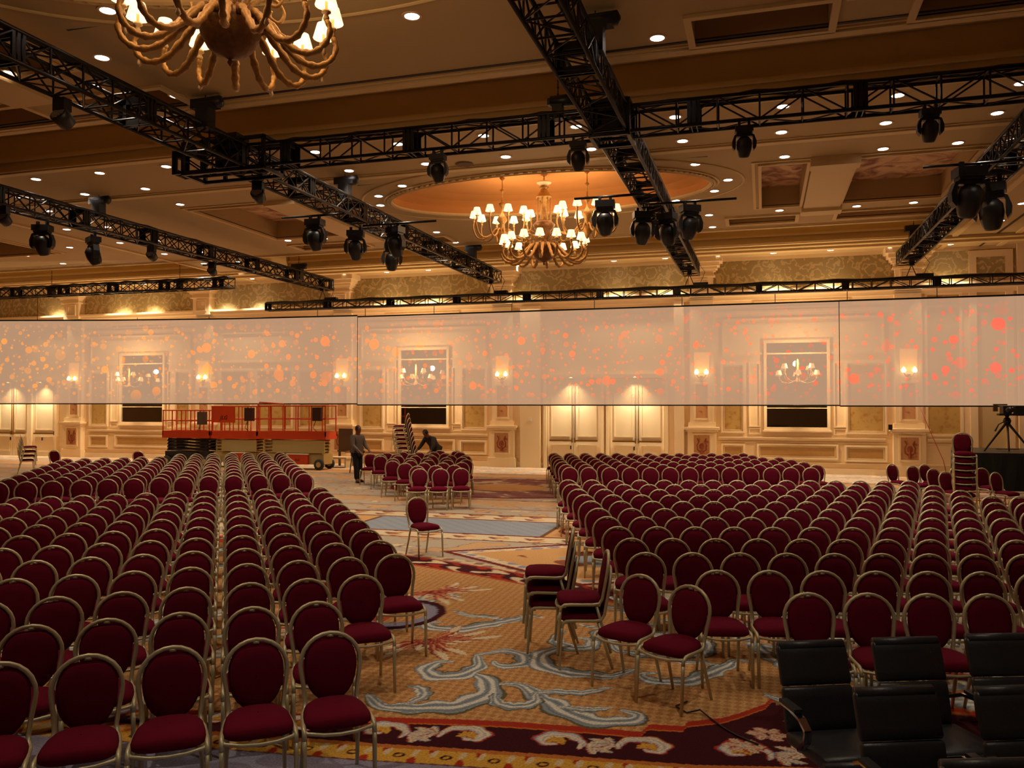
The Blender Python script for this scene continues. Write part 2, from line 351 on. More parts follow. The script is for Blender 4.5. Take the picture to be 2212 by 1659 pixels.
    for (fx, fy) in ((0.02, 6.62), (0.3, 6.95), (1.4, 6.9), (-0.15, 6.35)):
        for a in np.arange(0, 2 * PI, PI / 3):
            stroke([(fx + 0.03 * math.cos(a), fy + 0.03 * math.sin(a)), (fx + 0.1 * math.cos(a), fy + 0.08 * math.sin(a)), (fx + 0.15 * math.cos(a + .2), fy + 0.12 * math.sin(a + .2))], 0.045, L(214, 170, 150), CRM, RED)
    low = Y < base - 0.04
    put(low, L(200, 120, 60)); put(Y < base - 0.1, YEL); q = (Y < base - 0.1) & (Y > base - 0.32)
    ph = ((X + 20) / 0.34) % 1 - 0.5; vv = (Y - base + 0.21) / 0.1
    put(q & (np.hypot(ph * 3.2, vv) < 0.42) & (np.hypot(ph * 3.2, vv) > 0.22), PLUM); put(q & (np.hypot((np.abs(ph) - 0.36) * 5, vv * 0.8 + ph * 2) < 0.5), RED); put(q & (np.hypot((np.abs(ph) - 0.3) * 7, vv * 0.8 - 0.4) < 0.5), CRM)
    put(Y < base - 0.32, L(120, 70, 70)); put(Y < base - 0.34, LILAC)
    # acanthus scrolls on the tan field
    GB, HI, DK = L(146, 158, 170), L(228, 226, 214), L(104, 98, 72)
    S = [([(-3.24, 6.5), (-3.0, 6.3), (-2.8, 6.33), (-2.6, 6.4), (-2.4, 6.52), (-2.28, 6.8), (-2.34, 7.08), (-2.5, 7.26), (-2.62, 7.3)], 0.1),
         ([(-2.73, 7.85), (-2.62, 7.6), (-2.62, 7.4), (-2.72, 7.2), (-2.88, 7.15), (-3.02, 7.27), (-3.02, 7.5), (-2.9, 7.58)], 0.085),
         ([(-2.73, 7.85), (-2.5, 8.05), (-2.28, 7.95), (-2.22, 7.7), (-2.4, 7.6), (-2.5, 7.7)], 0.07),
         ([(-2.24, 7.1), (-2.08, 7.14), (-1.93, 6.98), (-1.8, 6.85), (-1.68, 6.75), (-1.52, 6.6), (-1.33, 6.5), (-1.15, 6.52), (-1.0, 6.6), (-0.97, 6.74), (-1.1, 6.78)], 0.09),
         ([(-1.91, 6.95), (-1.75, 7.05), (-1.5, 7.1), (-1.3, 7.3)], 0.05), ([(-2.22, 6.85), (-2.14, 6.66), (-1.97, 6.62), (-1.84, 6.75), (-1.88, 6.95)], 0.06),
         ([(-1.62, 6.72), (-1.4, 6.72), (-1.2, 6.82)], 0.04), ([(-2.85, 6.4), (-2.78, 6.62), (-2.88, 6.8), (-3.0, 6.82)], 0.05)]
    for P, wd in S:
        stroke(P, wd * 1.45, GB, HI, DK)
    for ox, oy, fl, rt, sc in ((0.9, 1.15, -1, 0.35, 0.9), (1.7, 1.9, 1, -0.4, 0.9), (-1.6, 2.2, -1, 0.2, 1.0), (1.0, 2.9, 1, 0.5, 0.8), (-4.0, 0.6, 1, 0.1, 1.0), (3.2, 1.1, 1, 0.2, 1.0), (3.4, 3.2, -1, 0.2, 1.0), (-6.2, 4.5, -1, 0.2, 1.0)):
        for P, wd in S[:5]:
            stroke(P, wd * 1.4, GB, HI, DK, off=(ox, oy), flip=fl, rot=rt, sc=sc)
    for fx, fy, s in ((-4.15, 10.35, 1.0), (-3.35, 8.25, 1.0), (-5.3, 8.6, 1.2), (-2.5, 10.2, 0.8), (1.2, 9.5, 1)):
        for a in np.arange(-2.4, 1.5, 0.33):
            ln = s * (0.5 + 0.22 * math.sin(a * 5)); ex, ey = fx + ln * math.cos(a + 0.15), fy + 1.2 * ln * math.sin(a + 0.15)
            stroke([(fx, fy), (fx + 0.5 * ln * math.cos(a), fy + 0.6 * ln * math.sin(a)), (ex, ey)], 0.06 * s, L(190, 90, 66), L(222, 170, 130), MAR)
            stroke([(fx + 0.55 * ln * math.cos(a), fy + 0.66 * ln * math.sin(a)), ((fx + ex) / 2 + 0.3 * ln * math.cos(a), (fy + ey) / 2 + 0.3 * ln * math.sin(a)), (ex, ey)], 0.045 * s, CRM, L(236, 224, 196), CRM)
    r = np.hypot((X + 4.15) / 0.55, (Y - 9.1) / 0.7); put((r < 1) & (r > 0.82), PLUM); put((r < 0.82) & (r > 0.6), LILAC); put((r < 0.6) & (X < -4.15), RED, 0.8)
    return C
def floor_mesh():
    V = []; F = []; off = 0
    def patch(x0, x1, y0, y1, st):
        nonlocal off
        nx = max(2, int(round((x1 - x0) / st)) + 1); ny = max(2, int(round((y1 - y0) / st)) + 1)
        gx, gy = np.meshgrid(np.linspace(x0, x1, nx), np.linspace(y0, y1, ny)); V.append(np.stack([gx.ravel(), gy.ravel()], 1))
        i = np.arange((nx - 1) * (ny - 1)); r, c = i // (nx - 1), i % (nx - 1); a = off + r * nx + c
        F.append(np.stack([a, a + 1, a + nx + 1, a + nx], 1)); off += nx * ny
    patch(-4.6, 1.4, 4.6, 9.0, 0.0125)
    patch(-11, -4.6, 2, 9, 0.06); patch(-4.6, 1.4, 2, 4.6, 0.06); patch(1.4, 8, 2, 9, 0.05)
    patch(-9.5, 0, 9, 18, 0.03); patch(-16, -9.5, 9, 18, 0.1); patch(0, 8, 9, 18, 0.1); patch(-16, 8, 18, 31.6, 0.05)
    patch(-40, -16, 9, 31.6, 0.12); patch(8, 15, 2, 31.6, 0.3); patch(-40, -11, 2, 9, 0.4); patch(-40, 15, -8, 2, 0.5)
    V = np.concatenate(V); F = np.concatenate(F); n = len(V); m = len(F)
    me = bpy.data.meshes.new('floor'); me.vertices.add(n); me.loops.add(m * 4); me.polygons.add(m)
    me.vertices.foreach_set('co', np.concatenate([V, np.zeros((n, 1))], 1).astype(np.float32).ravel())
    me.loops.foreach_set('vertex_index', F.astype(np.int32).ravel()); me.polygons.foreach_set('loop_start', (np.arange(m) * 4).astype(np.int32))
    me.update(calc_edges=True)
    C = carpet_colour(V[:, 0].copy(), V[:, 1].copy())
    at = me.color_attributes.new('carpet', 'FLOAT_COLOR', 'POINT'); at.data.foreach_set('color', np.concatenate([C, np.ones((n, 1))], 1).astype(np.float32).ravel())
    return me
m = bpy.data.materials.new('woven_carpet'); m.use_nodes = True; nt = m.node_tree; bs = nt.nodes['Principled BSDF']
an = nt.nodes.new('ShaderNodeAttribute'); an.attribute_name = 'carpet'; tc = nt.nodes.new('ShaderNodeTexCoord')
nz = nt.nodes.new('ShaderNodeTexNoise'); nz.inputs['Scale'].default_value = 60; nz.inputs['Detail'].default_value = 3; nt.links.new(tc.outputs['Object'], nz.inputs['Vector'])
mr = nt.nodes.new('ShaderNodeMapRange'); mr.inputs[1].default_value = 0.3; mr.inputs[2].default_value = 0.7; mr.inputs[3].default_value = 0.7; mr.inputs[4].default_value = 1.15; nt.links.new(nz.outputs['Fac'], mr.inputs[0])
vm = nt.nodes.new('ShaderNodeVectorMath'); vm.operation = 'SCALE'; nt.links.new(an.outputs['Color'], vm.inputs[0]); nt.links.new(mr.outputs[0], vm.inputs['Scale'])
nt.links.new(vm.outputs[0], bs.inputs['Base Color']); bs.inputs['Roughness'].default_value = 1.0; bs.inputs['Specular IOR Level'].default_value = 0.05
fme = floor_mesh(); fme.materials.append(m); fo = bpy.data.objects.new('floor', fme); COL.objects.link(fo); tag(fo, kind='structure')

# ------------------------------------------------------------------ ceiling: soffit grid with sunk troughs, coffers and oval domes
ZC = 7.7
OVX, OVA, OVB = -5.19, 4.0, 1.95
def ceiling():
    holes = []      # x0,x1,y0,y1,height,kind
    for cy in (7.23, 20.0):
        for x0, x1 in ((-0.0, 0.95), (2.0, 4.3), (-11.35, -10.4), (-14.7, -12.4)):
            holes.append((x0, x1, cy - 1.1, cy + 3.0, 0.5, 1))
        for x0, x1 in ((-0.9, 0.9), (2.0, 4.5), (-11.3, -9.5), (-14.9, -12.4)):
            holes.append((x0, x1, cy + 4.15, cy + 5.0, 0.4, 1))
        for x0, x1 in ((-35.0, -32.6), (-30.2, -27.0), (-26.0, -23.4)):
            holes.append((x0, x1, cy - 1.1, cy + 3.0, 0.5, 1))
        holes.append((OVX - OVA - 0.1, OVX + OVA + 0.1, cy - OVB - 0.1, cy + OVB + 0.1, 0.0, 3))
    holes.append((-17.6, 5.1, 12.5, 14.65, 0.95, 2)); holes.append((-17.6, 5.1, 25.85, 28.4, 0.95, 2)); holes.append((-37.5, -21.0, 12.5, 14.65, 0.95, 2)); holes.append((-37.5, -21.0, 25.85, 28.4, 0.95, 2))
    holes.append((-17.6, 5.1, 0.0, 1.9, 0.95, 2))
    xs = sorted({-38.5, 15.0} | {h[0] for h in holes} | {h[1] for h in holes}); ys = sorted({-8.0, 31.6} | {h[2] for h in holes} | {h[3] for h in holes})
    def find(x, y):
        for i, h in enumerate(holes):
            if h[0] < x < h[1] and h[2] < y < h[3]: return i
        return -1
    g = {}
    for i in range(len(xs) - 1):
        for j in range(len(ys) - 1): g[i, j] = find((xs[i] + xs[i + 1]) / 2, (ys[j] + ys[j + 1]) / 2)
    b = MB()
    for (i, j), h in g.items():
        x0, x1, y0, y1 = xs[i], xs[i + 1], ys[j], ys[j + 1]
        if h < 0: b.cur = 0; b.add([(x0, y0, ZC), (x1, y0, ZC), (x1, y1, ZC), (x0, y1, ZC)], [(3, 2, 1, 0)]); continue
        if holes[h][5] == 3: continue
        z = ZC + holes[h][4]; b.cur = {1: 2, 2: 1}[holes[h][5]]
        b.add([(x0, y0, z), (x1, y0, z), (x1, y1, z), (x0, y1, z)], [(3, 2, 1, 0)])
        b.cur = {1: 0, 2: 1}[holes[h][5]]
        for di, dj, (p, q) in ((-1, 0, ((x0, y0), (x0, y1))), (1, 0, ((x1, y1), (x1, y0))), (0, -1, ((x1, y0), (x0, y0))), (0, 1, ((x0, y1), (x1, y1)))):
            if g.get((i + di, j + dj), -1) != h: b.add([(*p, ZC), (*q, ZC), (*q, z), (*p, z)], [(0, 1, 2, 3)])
    b.cur = 0
    N = 72
    for cy in (7.23, 20.0):
        rx, ry = OVA + 0.1, OVB + 0.1; R0 = []; R1 = []
        for k in range(N):
            t = 2 * PI * k / N; c, s = math.cos(t), math.sin(t); e = (OVX + OVA * c, cy + OVB * s, ZC)
            f = min(rx / abs(c) / 1 if abs(c) > 1e-6 else 9e9, ry / abs(s) if abs(s) > 1e-6 else 9e9)
            a = math.atan2(s * OVB, c * OVA); c2, s2 = math.cos(a), math.sin(a); f = min(rx / max(abs(c2), 1e-6), ry / max(abs(s2), 1e-6))
            R0.append((OVX + f * c2, cy + f * s2, ZC)); R1.append(e)
        b.cur = 0; b.add(R0 + R1, [(k, N + k, N + (k + 1) % N, (k + 1) % N) for k in range(N)])
        for sx_, sy_ in ((1, 1), (1, -1), (-1, 1), (-1, -1)):     # corners of the plate
            cxn, cyn = OVX + sx_ * rx, cy + sy_ * ry
            near = sorted(range(N), key=lambda k: math.hypot(R0[k][0] - cxn, R0[k][1] - cyn))[:2]
            b.add([(cxn, cyn, ZC), R0[near[0]], R0[near[1]]], [(0, 1, 2)])
        b.cur = 3
        prof = [(1.0, 0.0), (1.0, 0.16), (0.985, 0.20), (0.93, 0.30), (0.8, 0.40), (0.55, 0.46), (0.3, 0.48), (0.02, 0.49)]
        vs = []
        for sc, dz in prof:
            for k in range(N):
                t = 2 * PI * k / N; vs.append((OVX + OVA * sc * math.cos(t), cy + OVB * sc * math.sin(t), ZC + dz))
        b.add(vs, [(i * N + k, i * N + (k + 1) % N, (i + 1) * N + (k + 1) % N, (i + 1) * N + k) for i in range(len(prof) - 1) for k in range(N)])
    return tag(b.build('ceiling', [M_CEIL, M_TROUGH, M_MURAL, M_DOME], smooth=False), kind='structure')
ceiling()
# mouldings on the ceiling
def ceiling_trim():
    k = 0
    for cy in (7.23, 20.0):
        b = MB(); N = 72
        for a, bb, z, r in ((OVA + 0.06, OVB + 0.06, ZC - 0.02, 0.05), (OVA + 0.22, OVB + 0.22, ZC - 0.005, 0.035), (OVA + 0.8, OVB + 0.78, ZC, 0.03)):
            b.tube([(OVX + a * math.cos(2 * PI * k_ / N), cy + bb * math.sin(2 * PI * k_ / N), z) for k_ in range(N + 1)], r, 6, False)
        for q in range(120):      # rope beads round the oval
            t = 2 * PI * q / 120; b.box(-0.03, 0.03, -0.05, 0.05, -0.03, 0.03, Matrix.Translation((OVX + (OVA + 0.14) * math.cos(t), cy + (OVB + 0.14) * math.sin(t), ZC - 0.02)) @ Matrix.Rotation(t, 4, 'Z'))
        k += 1; tag(b.build('trim_%d' % k, M_CTRIM, smooth=False), kind='structure')
    b = MB()
    def edge_x(x0, x1, y, s=1):
        b.box(x0, x1, y - 0.09, y + 0.09, ZC - 0.05, ZC + 0.02); b.box(x0, x1, y - 0.16, y - 0.11, ZC - 0.02, ZC + 0.02)
    def edge_y(x, y0, y1): b.box(x - 0.08, x + 0.08, y0, y1, ZC - 0.045, ZC + 0.02)
    for y in (12.4, 14.75, 25.75, 28.5, 17.3): edge_x(-38, 5.2, y)
    for y in (14.7 + 0.95,): pass
    # picture-rail step inside the troughs
    for ya in (14.62, 28.37): b.box(-37, 5.1, ya - 0.08, ya, ZC + 0.2, ZC + 0.27); b.box(-37, 5.1, ya - 0.14, ya, ZC + 0.8, ZC + 0.9)
    for cy in (7.23, 20.0):
        for x0, x1 in ((-0.0, 0.95), (2.0, 4.3), (-11.35, -10.4), (-14.7, -12.4), (-35.0, -32.6), (-30.2, -27.0), (-26.0, -23.4)):
            y0, y1 = cy - 1.1, cy + 3.0
            for e in (0.0, 0.14):
                b.box(x0 - 0.07 - e, x1 + 0.07 + e, y0 - 0.07 - e, y0 - e, ZC - 0.06 + e * .25, ZC + .02); b.box(x0 - 0.07 - e, x1 + 0.07 + e, y1 + e, y1 + 0.07 + e, ZC - 0.06 + e * .25, ZC + .02)
                b.box(x0 - 0.07 - e, x0 - e, y0 - e, y1 + e, ZC - 0.06 + e * .25, ZC + .02); b.box(x1 + e, x1 + 0.07 + e, y0 - e, y1 + e, ZC - 0.06 + e * .25, ZC + .02)
        for x0, x1 in ((-0.9, 0.9), (2.0, 4.5), (-11.3, -9.5), (-14.9, -12.4)):
            y0, y1 = cy + 4.15, cy + 5.0
            b.box(x0 - 0.1, x1 + 0.1, y0 - 0.1, y0, ZC - 0.05, ZC + .02); b.box(x0 - 0.1, x1 + 0.1, y1, y1 + 0.1, ZC - 0.05, ZC + .02)
            b.box(x0 - 0.1, x0, y0, y1, ZC - 0.05, ZC + .02); b.box(x1, x1 + 0.1, y0, y1, ZC - 0.05, ZC + .02)
        b.box(1.05, 1.95, cy - 1.3, cy + 4.0, ZC - 0.12, ZC + 0.01); b.box(1.0, 2.0, cy - 1.35, cy - 0.95, ZC - 0.2, ZC); b.box(1.0, 2.0, cy + 3.1, cy + 3.6, ZC - 0.2, ZC)
        b.box(-12.35, -11.45, cy - 1.3, cy + 4.0, ZC - 0.12, ZC + 0.01)
    for x in (5.3, 5.75, 7.5, -17.8, -20.8): edge_y(x, 2, 31)
    tag(b.build('trim_3', M_CTRIM), kind='structure')
    b = MB()      # narrow dark tracks of the movable partitions
    b.box(-38, 5.2, 17.42, 17.5, ZC - 0.012, ZC + 0.01); b.box(-38, 5.2, 12.1, 12.16, ZC - 0.012, ZC + 0.01); b.box(-19.35, -19.25, 2, 31, ZC - 0.012, ZC + 0.01); b.box(6.9, 6.98, 2, 31, ZC - 0.012, ZC + 0.01)
    tag(b.build('trim_4', mat('dark_track', (0.03, 0.02, 0.015), 0.6)), kind='structure')
ceiling_trim()

# ------------------------------------------------------------------ walls
YW = 31.0
def back_wall():
    b = MB(); b.box(-38.5, 15, YW, YW + 0.3, 0, ZC + 0.3); tag(b.build('wall_back', M_CREAM), kind='structure')
    b = MB(); b.box(-38.8, -38.5, -8, YW, 0, ZC + 0.3); tag(b.build('wall_left', M_CREAM), kind='structure')
    b = MB(); b.box(15, 15.3, -8, YW, 0, ZC + 0.3); tag(b.build('wall_right', M_CREAM), kind='structure')
    b = MB(); b.box(-38.5, 15, -8.3, -8, 0, ZC + 0.3); tag(b.build('wall_front', M_CREAM), kind='structure')
    # cornice under the ceiling, ledge below the frieze, chair rail, base
    b = MB()
    b.box(-38.5, 15, 28.7, 29.0, ZC - 0.10, ZC); b.box(-38.5, 15, 29.0, 29.35, ZC - 0.17, ZC); b.box(-38.5, 15, 29.35, 29.6, ZC - 0.07, ZC)
    tag(b.build('trim_5', M_CTRIM), kind='structure')
    b = MB(); b.box(-38.5, 9.5, YW - 0.34, YW, 6.42, 6.50); b.box(-38.5, 9.5, YW - 0.26, YW, 6.30, 6.42); b.box(-38.5, 9.5, YW - 0.14, YW, 6.16, 6.30); b.box(-38.5, 9.5, YW - 0.05, YW, 5.7, 5.78)
    b.box(-38.5, 9.5, YW - 0.06, YW, ZC - 0.12, ZC)
    tag(b.build('trim_6', M_CREAM2), kind='structure')
    b = MB()
    for x0, x1 in ((-29.6, -24.0), (-22.6, -17.1), (-15.85, -10.3), (-1.55, 4.0), (5.3, 6.2)):
        b.box(x0, x1, YW - 0.09, YW, 1.22, 1.27); b.box(x0, x1, YW - 0.06, YW, 1.16, 1.22); b.box(x0, x1, YW - 0.04, YW, 1.08, 1.10)
    tag(b.build('trim_7', M_CREAM2), kind='structure')
    b = MB()
    for x0, x1 in ((-38.5, -35.1), (-31.2, -8.1), (-3.3, 15)):
        b.box(x0, x1, YW - 0.07, YW, 0, 0.2); b.box(x0, x1, YW - 0.05, YW, 0.36, 0.40)
    tag(b.build('baseboard_back', M_CREAM), kind='structure')
    # frieze wallpaper
    b = MB()
    b.box(-38.5, 9.5, YW - 0.012, YW, 6.5, ZC - 0.1); b.box(9.6, 14, YW - 0.012, YW, 6.5, ZC - 0.1)
    tag(b.build('wall_frieze', M_FRIEZE), kind='structure')
    # pilasters
    n = 0
    for px in (-37.3, -30.3, -23.3, -16.6, -9.68, -2.12, 4.72):
        p = empty('pilaster', (px, YW, 0)); tag(p, kind='structure')
        b = MB(); b.box(-0.56, 0.56, -0.32, 0, 0, 0.36); b.box(-0.5, 0.5, -0.27, 0, 0.36, 1.5); b.box(-0.62, 0.62, -0.42, 0, 1.52, 1.60); b.box(-0.56, 0.56, -0.35, 0, 1.44, 1.52); b.box(-0.48, 0.48, -0.24, 0, 1.6, 1.78)
        b.box(-0.42, 0.42, -0.16, 0, 1.78, 6.2)
        b.frame(-0.34, 0.34, 0.5, 1.38, -0.30, -0.27, 0.06); b.frame(-0.28, 0.28, 1.86, 3.2, -0.19, -0.16, 0.06)
        b.build('shaft', M_CREAM2, p)
        b = MB(); b.box(-0.27, 0.27, -0.275, -0.27, 0.57, 1.31); b.box(-0.20, 0.20, -0.168, -0.16, 1.94, 3.12); b.build('red_panel', M_REDP, p)
        # lyre-shaped urn figure on the lower panel
        b = MB()
        for s in (-1, 1): b.tube([(s * 0.03, -0.285, 0.7), (s * 0.15, -0.285, 0.78), (s * 0.17, -0.285, 0.95), (s * 0.1, -0.285, 1.08), (s * 0.16, -0.285, 1.2)], 0.022, 5)
        b.tube([(0, -0.285, 0.62), (0, -0.285, 0.9)], [0.06, 0.03], 6); b.lathe([(0.01, 0.8), (0.08, 0.85), (0.09, 0.95), (0.04, 1.02)], 8, (0, -0.285, 0), sy=0.3)
        b.build('urn_motif', mat('rust_motif', srgb(140, 66, 36), 0.7) if n == 0 else bpy.data.materials['rust_motif'], p)
        b = MB(); b.box(-0.42, 0.42, -0.38, 0, 6.3, 7.0); b.frame(-0.27, 0.27, 6.45, 6.95, -0.42, -0.38, 0.05); b.frame(-0.19, 0.19, 6.53, 6.87, -0.40, -0.38, 0.03)
        for i, (hw, z0, z1) in enumerate(((0.50, 7.0, 7.06), (0.45, 7.06, 7.2), (0.52, 7.2, 7.26), (0.58, 7.26, 7.36), (0.66, 7.36, 7.5), (0.76, 7.5, ZC))):
            b.box(-hw, hw, -0.38 - (hw - 0.42) * 1.2, 0, z0, z1)
        b.build('capital', M_CREAM2, p); n += 1
    # panelled bays with a mirror
    for k, (x0, x1, mir) in enumerate(((-29.6, -24.0, (-27.75, -25.5)), (-22.6, -17.1, None), (-15.9, -10.3, (-14.02, -12.03)), (-1.5, 4.1, (0.13, 2.14)))):
        b = MB(); t = MB(); g = MB()
        def raised(xa, xb, za, zb, paper):
            b.frame(xa, xb, za, zb, YW - 0.07, YW, 0.07); b.frame(xa + 0.09, xb - 0.09, za + 0.09, zb - 0.09, YW - 0.035, YW, 0.025); paper.box(xa + 0.12, xb - 0.12, YW - 0.012, YW, za + 0.12, zb - 0.12)
        if mir:
            m0, m1 = mir
            raised(x0 + 0.05, m0 - 0.75, 1.4, 3.9, g); raised(m1 + 0.6, x1 - 0.05, 1.4, 3.9, g)
            raised(x0 + 0.05, m0 - 0.75, 0.45, 1.02, t); raised(m0 - 0.35, m1 + 0.35, 0.5, 1.04, t); raised(m1 + 0.55, x1 - 0.05, 0.45, 1.02, t)
            for q in (m0 - 0.62, m1 + 0.22): b.frame(q, q + 0.4, 1.62, 3.9, YW - 0.05, YW, 0.04); b.frame(q, q + 0.4, 1.36, 1.58, YW - 0.04, YW, 0.03)
        else:
            xm = (x0 + x1) / 2
            raised(x0 + 0.05, xm - 1.1, 1.4, 3.9, g); raised(xm - 0.9, xm + 0.9, 1.4, 3.9, g); raised(xm + 1.1, x1 - 0.05, 1.4, 3.9, g)
            raised(x0 + 0.05, xm - 0.2, 0.45, 1.02, t); raised(xm + 0.2, x1 - 0.05, 0.45, 1.02, t)
        xm = (x0 + x1) / 2; b.frame(xm - 1.6, xm + 1.6, 5.85, 6.1, YW - 0.04, YW, 0.04); b.frame(x0 + .1, x1 - .1, 4.2, 5.5, YW - 0.05, YW, 0.05)
        o = tag(b.build('trim_%d' % (10 + k), M_CREAM2), kind='structure'); t.build('ochre_inset', M_TAN, o)
        g.build('wallpaper_inset', M_GREENP, o)
        if mir:
            r = empty('wall_mirror', (0, 0, 0)); names = {-27.75: 'dark framed mirror on the panelled wall left of the orange lifts', -14.02: 'dark wide mirror on the wall behind the tall chair stack', 0.13: 'dark wide mirror on the wall behind the right block of chairs'}
            tag(r, names[m0], 'mirror')
            q = MB(); q.box(m0, m1, YW - 0.03, YW, 1.62, 4.6); q.build('mirror_glass', M_GLASSD, r)
            q = MB(); q.frame(m0 - 0.1, m1 + 0.1, 1.52, 4.7, YW - 0.1, YW, 0.1); q.box(m0 - 0.14, m1 + 0.14, YW - 0.14, YW, 1.46, 1.52); q.box(m0, m1, YW - 0.036, YW - 0.03, 2.28, 2.31); q.build('mirror_frame', M_CREAM2, r)
    # wall to the right of the last pilaster: pale door-height panel and pilaster strips
    b = MB(); b.box(5.35, 6.3, YW - 0.012, YW, 1.4, 6.1); tag(b.build('trim_20', M_GREENP), kind='structure')
    b = MB(); b.frame(5.25, 6.4, 1.35, 6.2, YW - 0.06, YW, 0.08); b.frame(6.6, 7.9, 0.3, ZC - 0.15, YW - 0.12, YW, 0.22); b.box(8.0, 8.25, YW - 0.2, YW, 0, ZC); b.frame(8.5, 12.5, 1.0, 6.2, YW - 0.06, YW, 0.08)
    tag(b.build('trim_21', M_CREAM2), kind='structure')
    b = MB(); b.box(6.82, 7.68, YW - 0.02, YW, 0.5, 6.2); tag(b.build('trim_22', mat('sage_panel', srgb(206, 182, 128), 0.7)), kind='structure')
back_wall()
# double doors in shallow cased openings
def doors():
    n = 0
    for cx0, cx1 in ((-7.92, -5.83), (-5.5, -3.45), (-34.9, -33.0), (-32.75, -31.4)):
        n += 1; r = empty('door_%d' % n, (0, 0, 0)); tag(r, kind='structure')
        b = MB(); b.box(cx0 - 0.12, cx0, YW - 0.16, YW, 0, 3.4); b.box(cx1, cx1 + 0.12, YW - 0.16, YW, 0, 3.4); b.box(cx0 - 0.12, cx1 + 0.12, YW - 0.16, YW, 3.4, 3.55); b.build('door_frame', M_CREAM2, r)
        mid = (cx0 + cx1) / 2; bars = MB()
        leaves = ((cx0 + 0.02, mid - 0.015, 1), (mid + 0.015, cx1 - 0.02, -1)) if cx1 - cx0 > 1.6 else ((cx0 + 0.02, cx1 - 0.02, 1),)
        for a, c, s in leaves:
            d = MB(); d.box(a, c, YW - 0.07, YW - 0.01, 0.01, 3.38); d.frame(a + 0.14, c - 0.14, 1.2, 3.2, YW - 0.09, YW - 0.07, 0.04); d.frame(a + 0.14, c - 0.14, 0.2, 0.9, YW - 0.09, YW - 0.07, 0.04)
            lo = d.build('door_leaf', M_DOOR, r)
            q = MB(); q.box(a + 0.1, c - 0.02 if s > 0 else c - 0.1, YW - 0.16, YW - 0.11, 1.02, 1.08) if s > 0 else q.box(a + 0.02, c - 0.1, YW - 0.16, YW - 0.11, 1.02, 1.08)
            e = c - 0.04 if s > 0 else a + 0.04
            q.box(e - 0.02, e + 0.02, YW - 0.14, YW - 0.07, 0.98, 1.16); q.box(e - 0.012, e + 0.012, YW - 0.1, YW - 0.07, 1.16, 3.3)
            q.build('push_bar', M_BRASS, lo)
        q = MB(); q.box(mid - 0.13, mid - 0.09, YW - 0.1, YW - 0.07, 0.72, 0.86); q.build('lock', M_BLACK, r)
    for x in (-6.9, -4.5, -33.9, -32.0):
        q = MB().lathe([(0.0, 0.0), (0.06, 0.0)], 12, (0, 0, 0)).build('wall_washer', M_DOWN, None, False, (x, YW - 0.42, 3.42)); MB().tube([(0, 0, 0.02), (0, 0.5, 0.1)], 0.03, 6).build('bracket', M_BRASS, q)
        tag(q, 'small light over the double doors, behind the gauze', 'wall light', 'lights above the doors')
        lamp('washer_beam', 'SPOT', (0, 0, -0.02), 300, (1, 0.82, 0.56), 0.06, q, math.radians(110), 0.8, (math.radians(6), 0, 0))
    b = MB()
    for x0, x1 in ((-8.95, -8.15), (-3.1, -2.75)):
        b.box(x0, x1, YW - 0.22, YW, 0, 6.2)
    tag(b.build('trim_23', M_CREAM2), kind='structure')
doors()
def small_wall_bits():
    o = MB().box(-0.05, 0.05, -0.02, 0, -0.06, 0.06).build('wall_outlet', M_BLACK, loc=(1.25, YW - 0.075, 0.22)); tag(o, 'small black floor-level socket on the skirting right of the right block', 'socket')
    o = MB().box(-0.05, 0.05, -0.03, 0, -0.04, 0.04).build('wall_box', M_WHITE, loc=(1.75, YW - 0.075, 0.2)); tag(o, 'small white box on the skirting beside the black socket', 'socket')
    o = MB().box(-0.06, 0.06, -0.05, 0, -0.09, 0.09).build('wall_speaker', M_BLACK, loc=(4.1, YW - 0.4, 1.66)); tag(o, 'tiny black box on the pedestal ledge near the right chair stack', 'box')
    o = MB().box(-0.06, 0.06, -0.03, 0, -0.06, 0.06).build('thermostat', M_WHITE, loc=(-8.55, YW - 0.22, 1.85)); tag(o, 'small white thermostat on the wall left of the double doors', 'thermostat')
small_wall_bits()

# ------------------------------------------------------------------ wall lights
def lampshade_bm(r0, r1, h, n=14):
    b = MB(); vs = []
    for r, z in ((r0, 0), (r1, h)):
        for k in range(n): vs.append((r * math.cos(2 * PI * k / n), r * math.sin(2 * PI * k / n), z))
    return b.add(vs, [(k, (k + 1) % n, n + (k + 1) % n, n + k) for k in range(n)])
SHADE_ME = lampshade_bm(0.115, 0.07, 0.16).mesh('lamp_shade', M_SHADE, True)
CUP_ME = MB().lathe([(0.02, -0.14), (0.035, -0.11), (0.02, -0.07), (0.05, -0.05), (0.045, -0.03), (0.015, -0.02), (0.018, 0.06)], 8).mesh('candle_cup', mat('pale_glass_cup', srgb(214, 180, 130), 0.3), True)
def link(name, me, parent, loc, sc=1.0, rz=0):
    o = bpy.data.objects.new(name, me); COL.objects.link(o); o.parent = parent; o.location = loc; o.scale = (sc,) * 3; o.rotation_euler = (0, 0, rz); return o
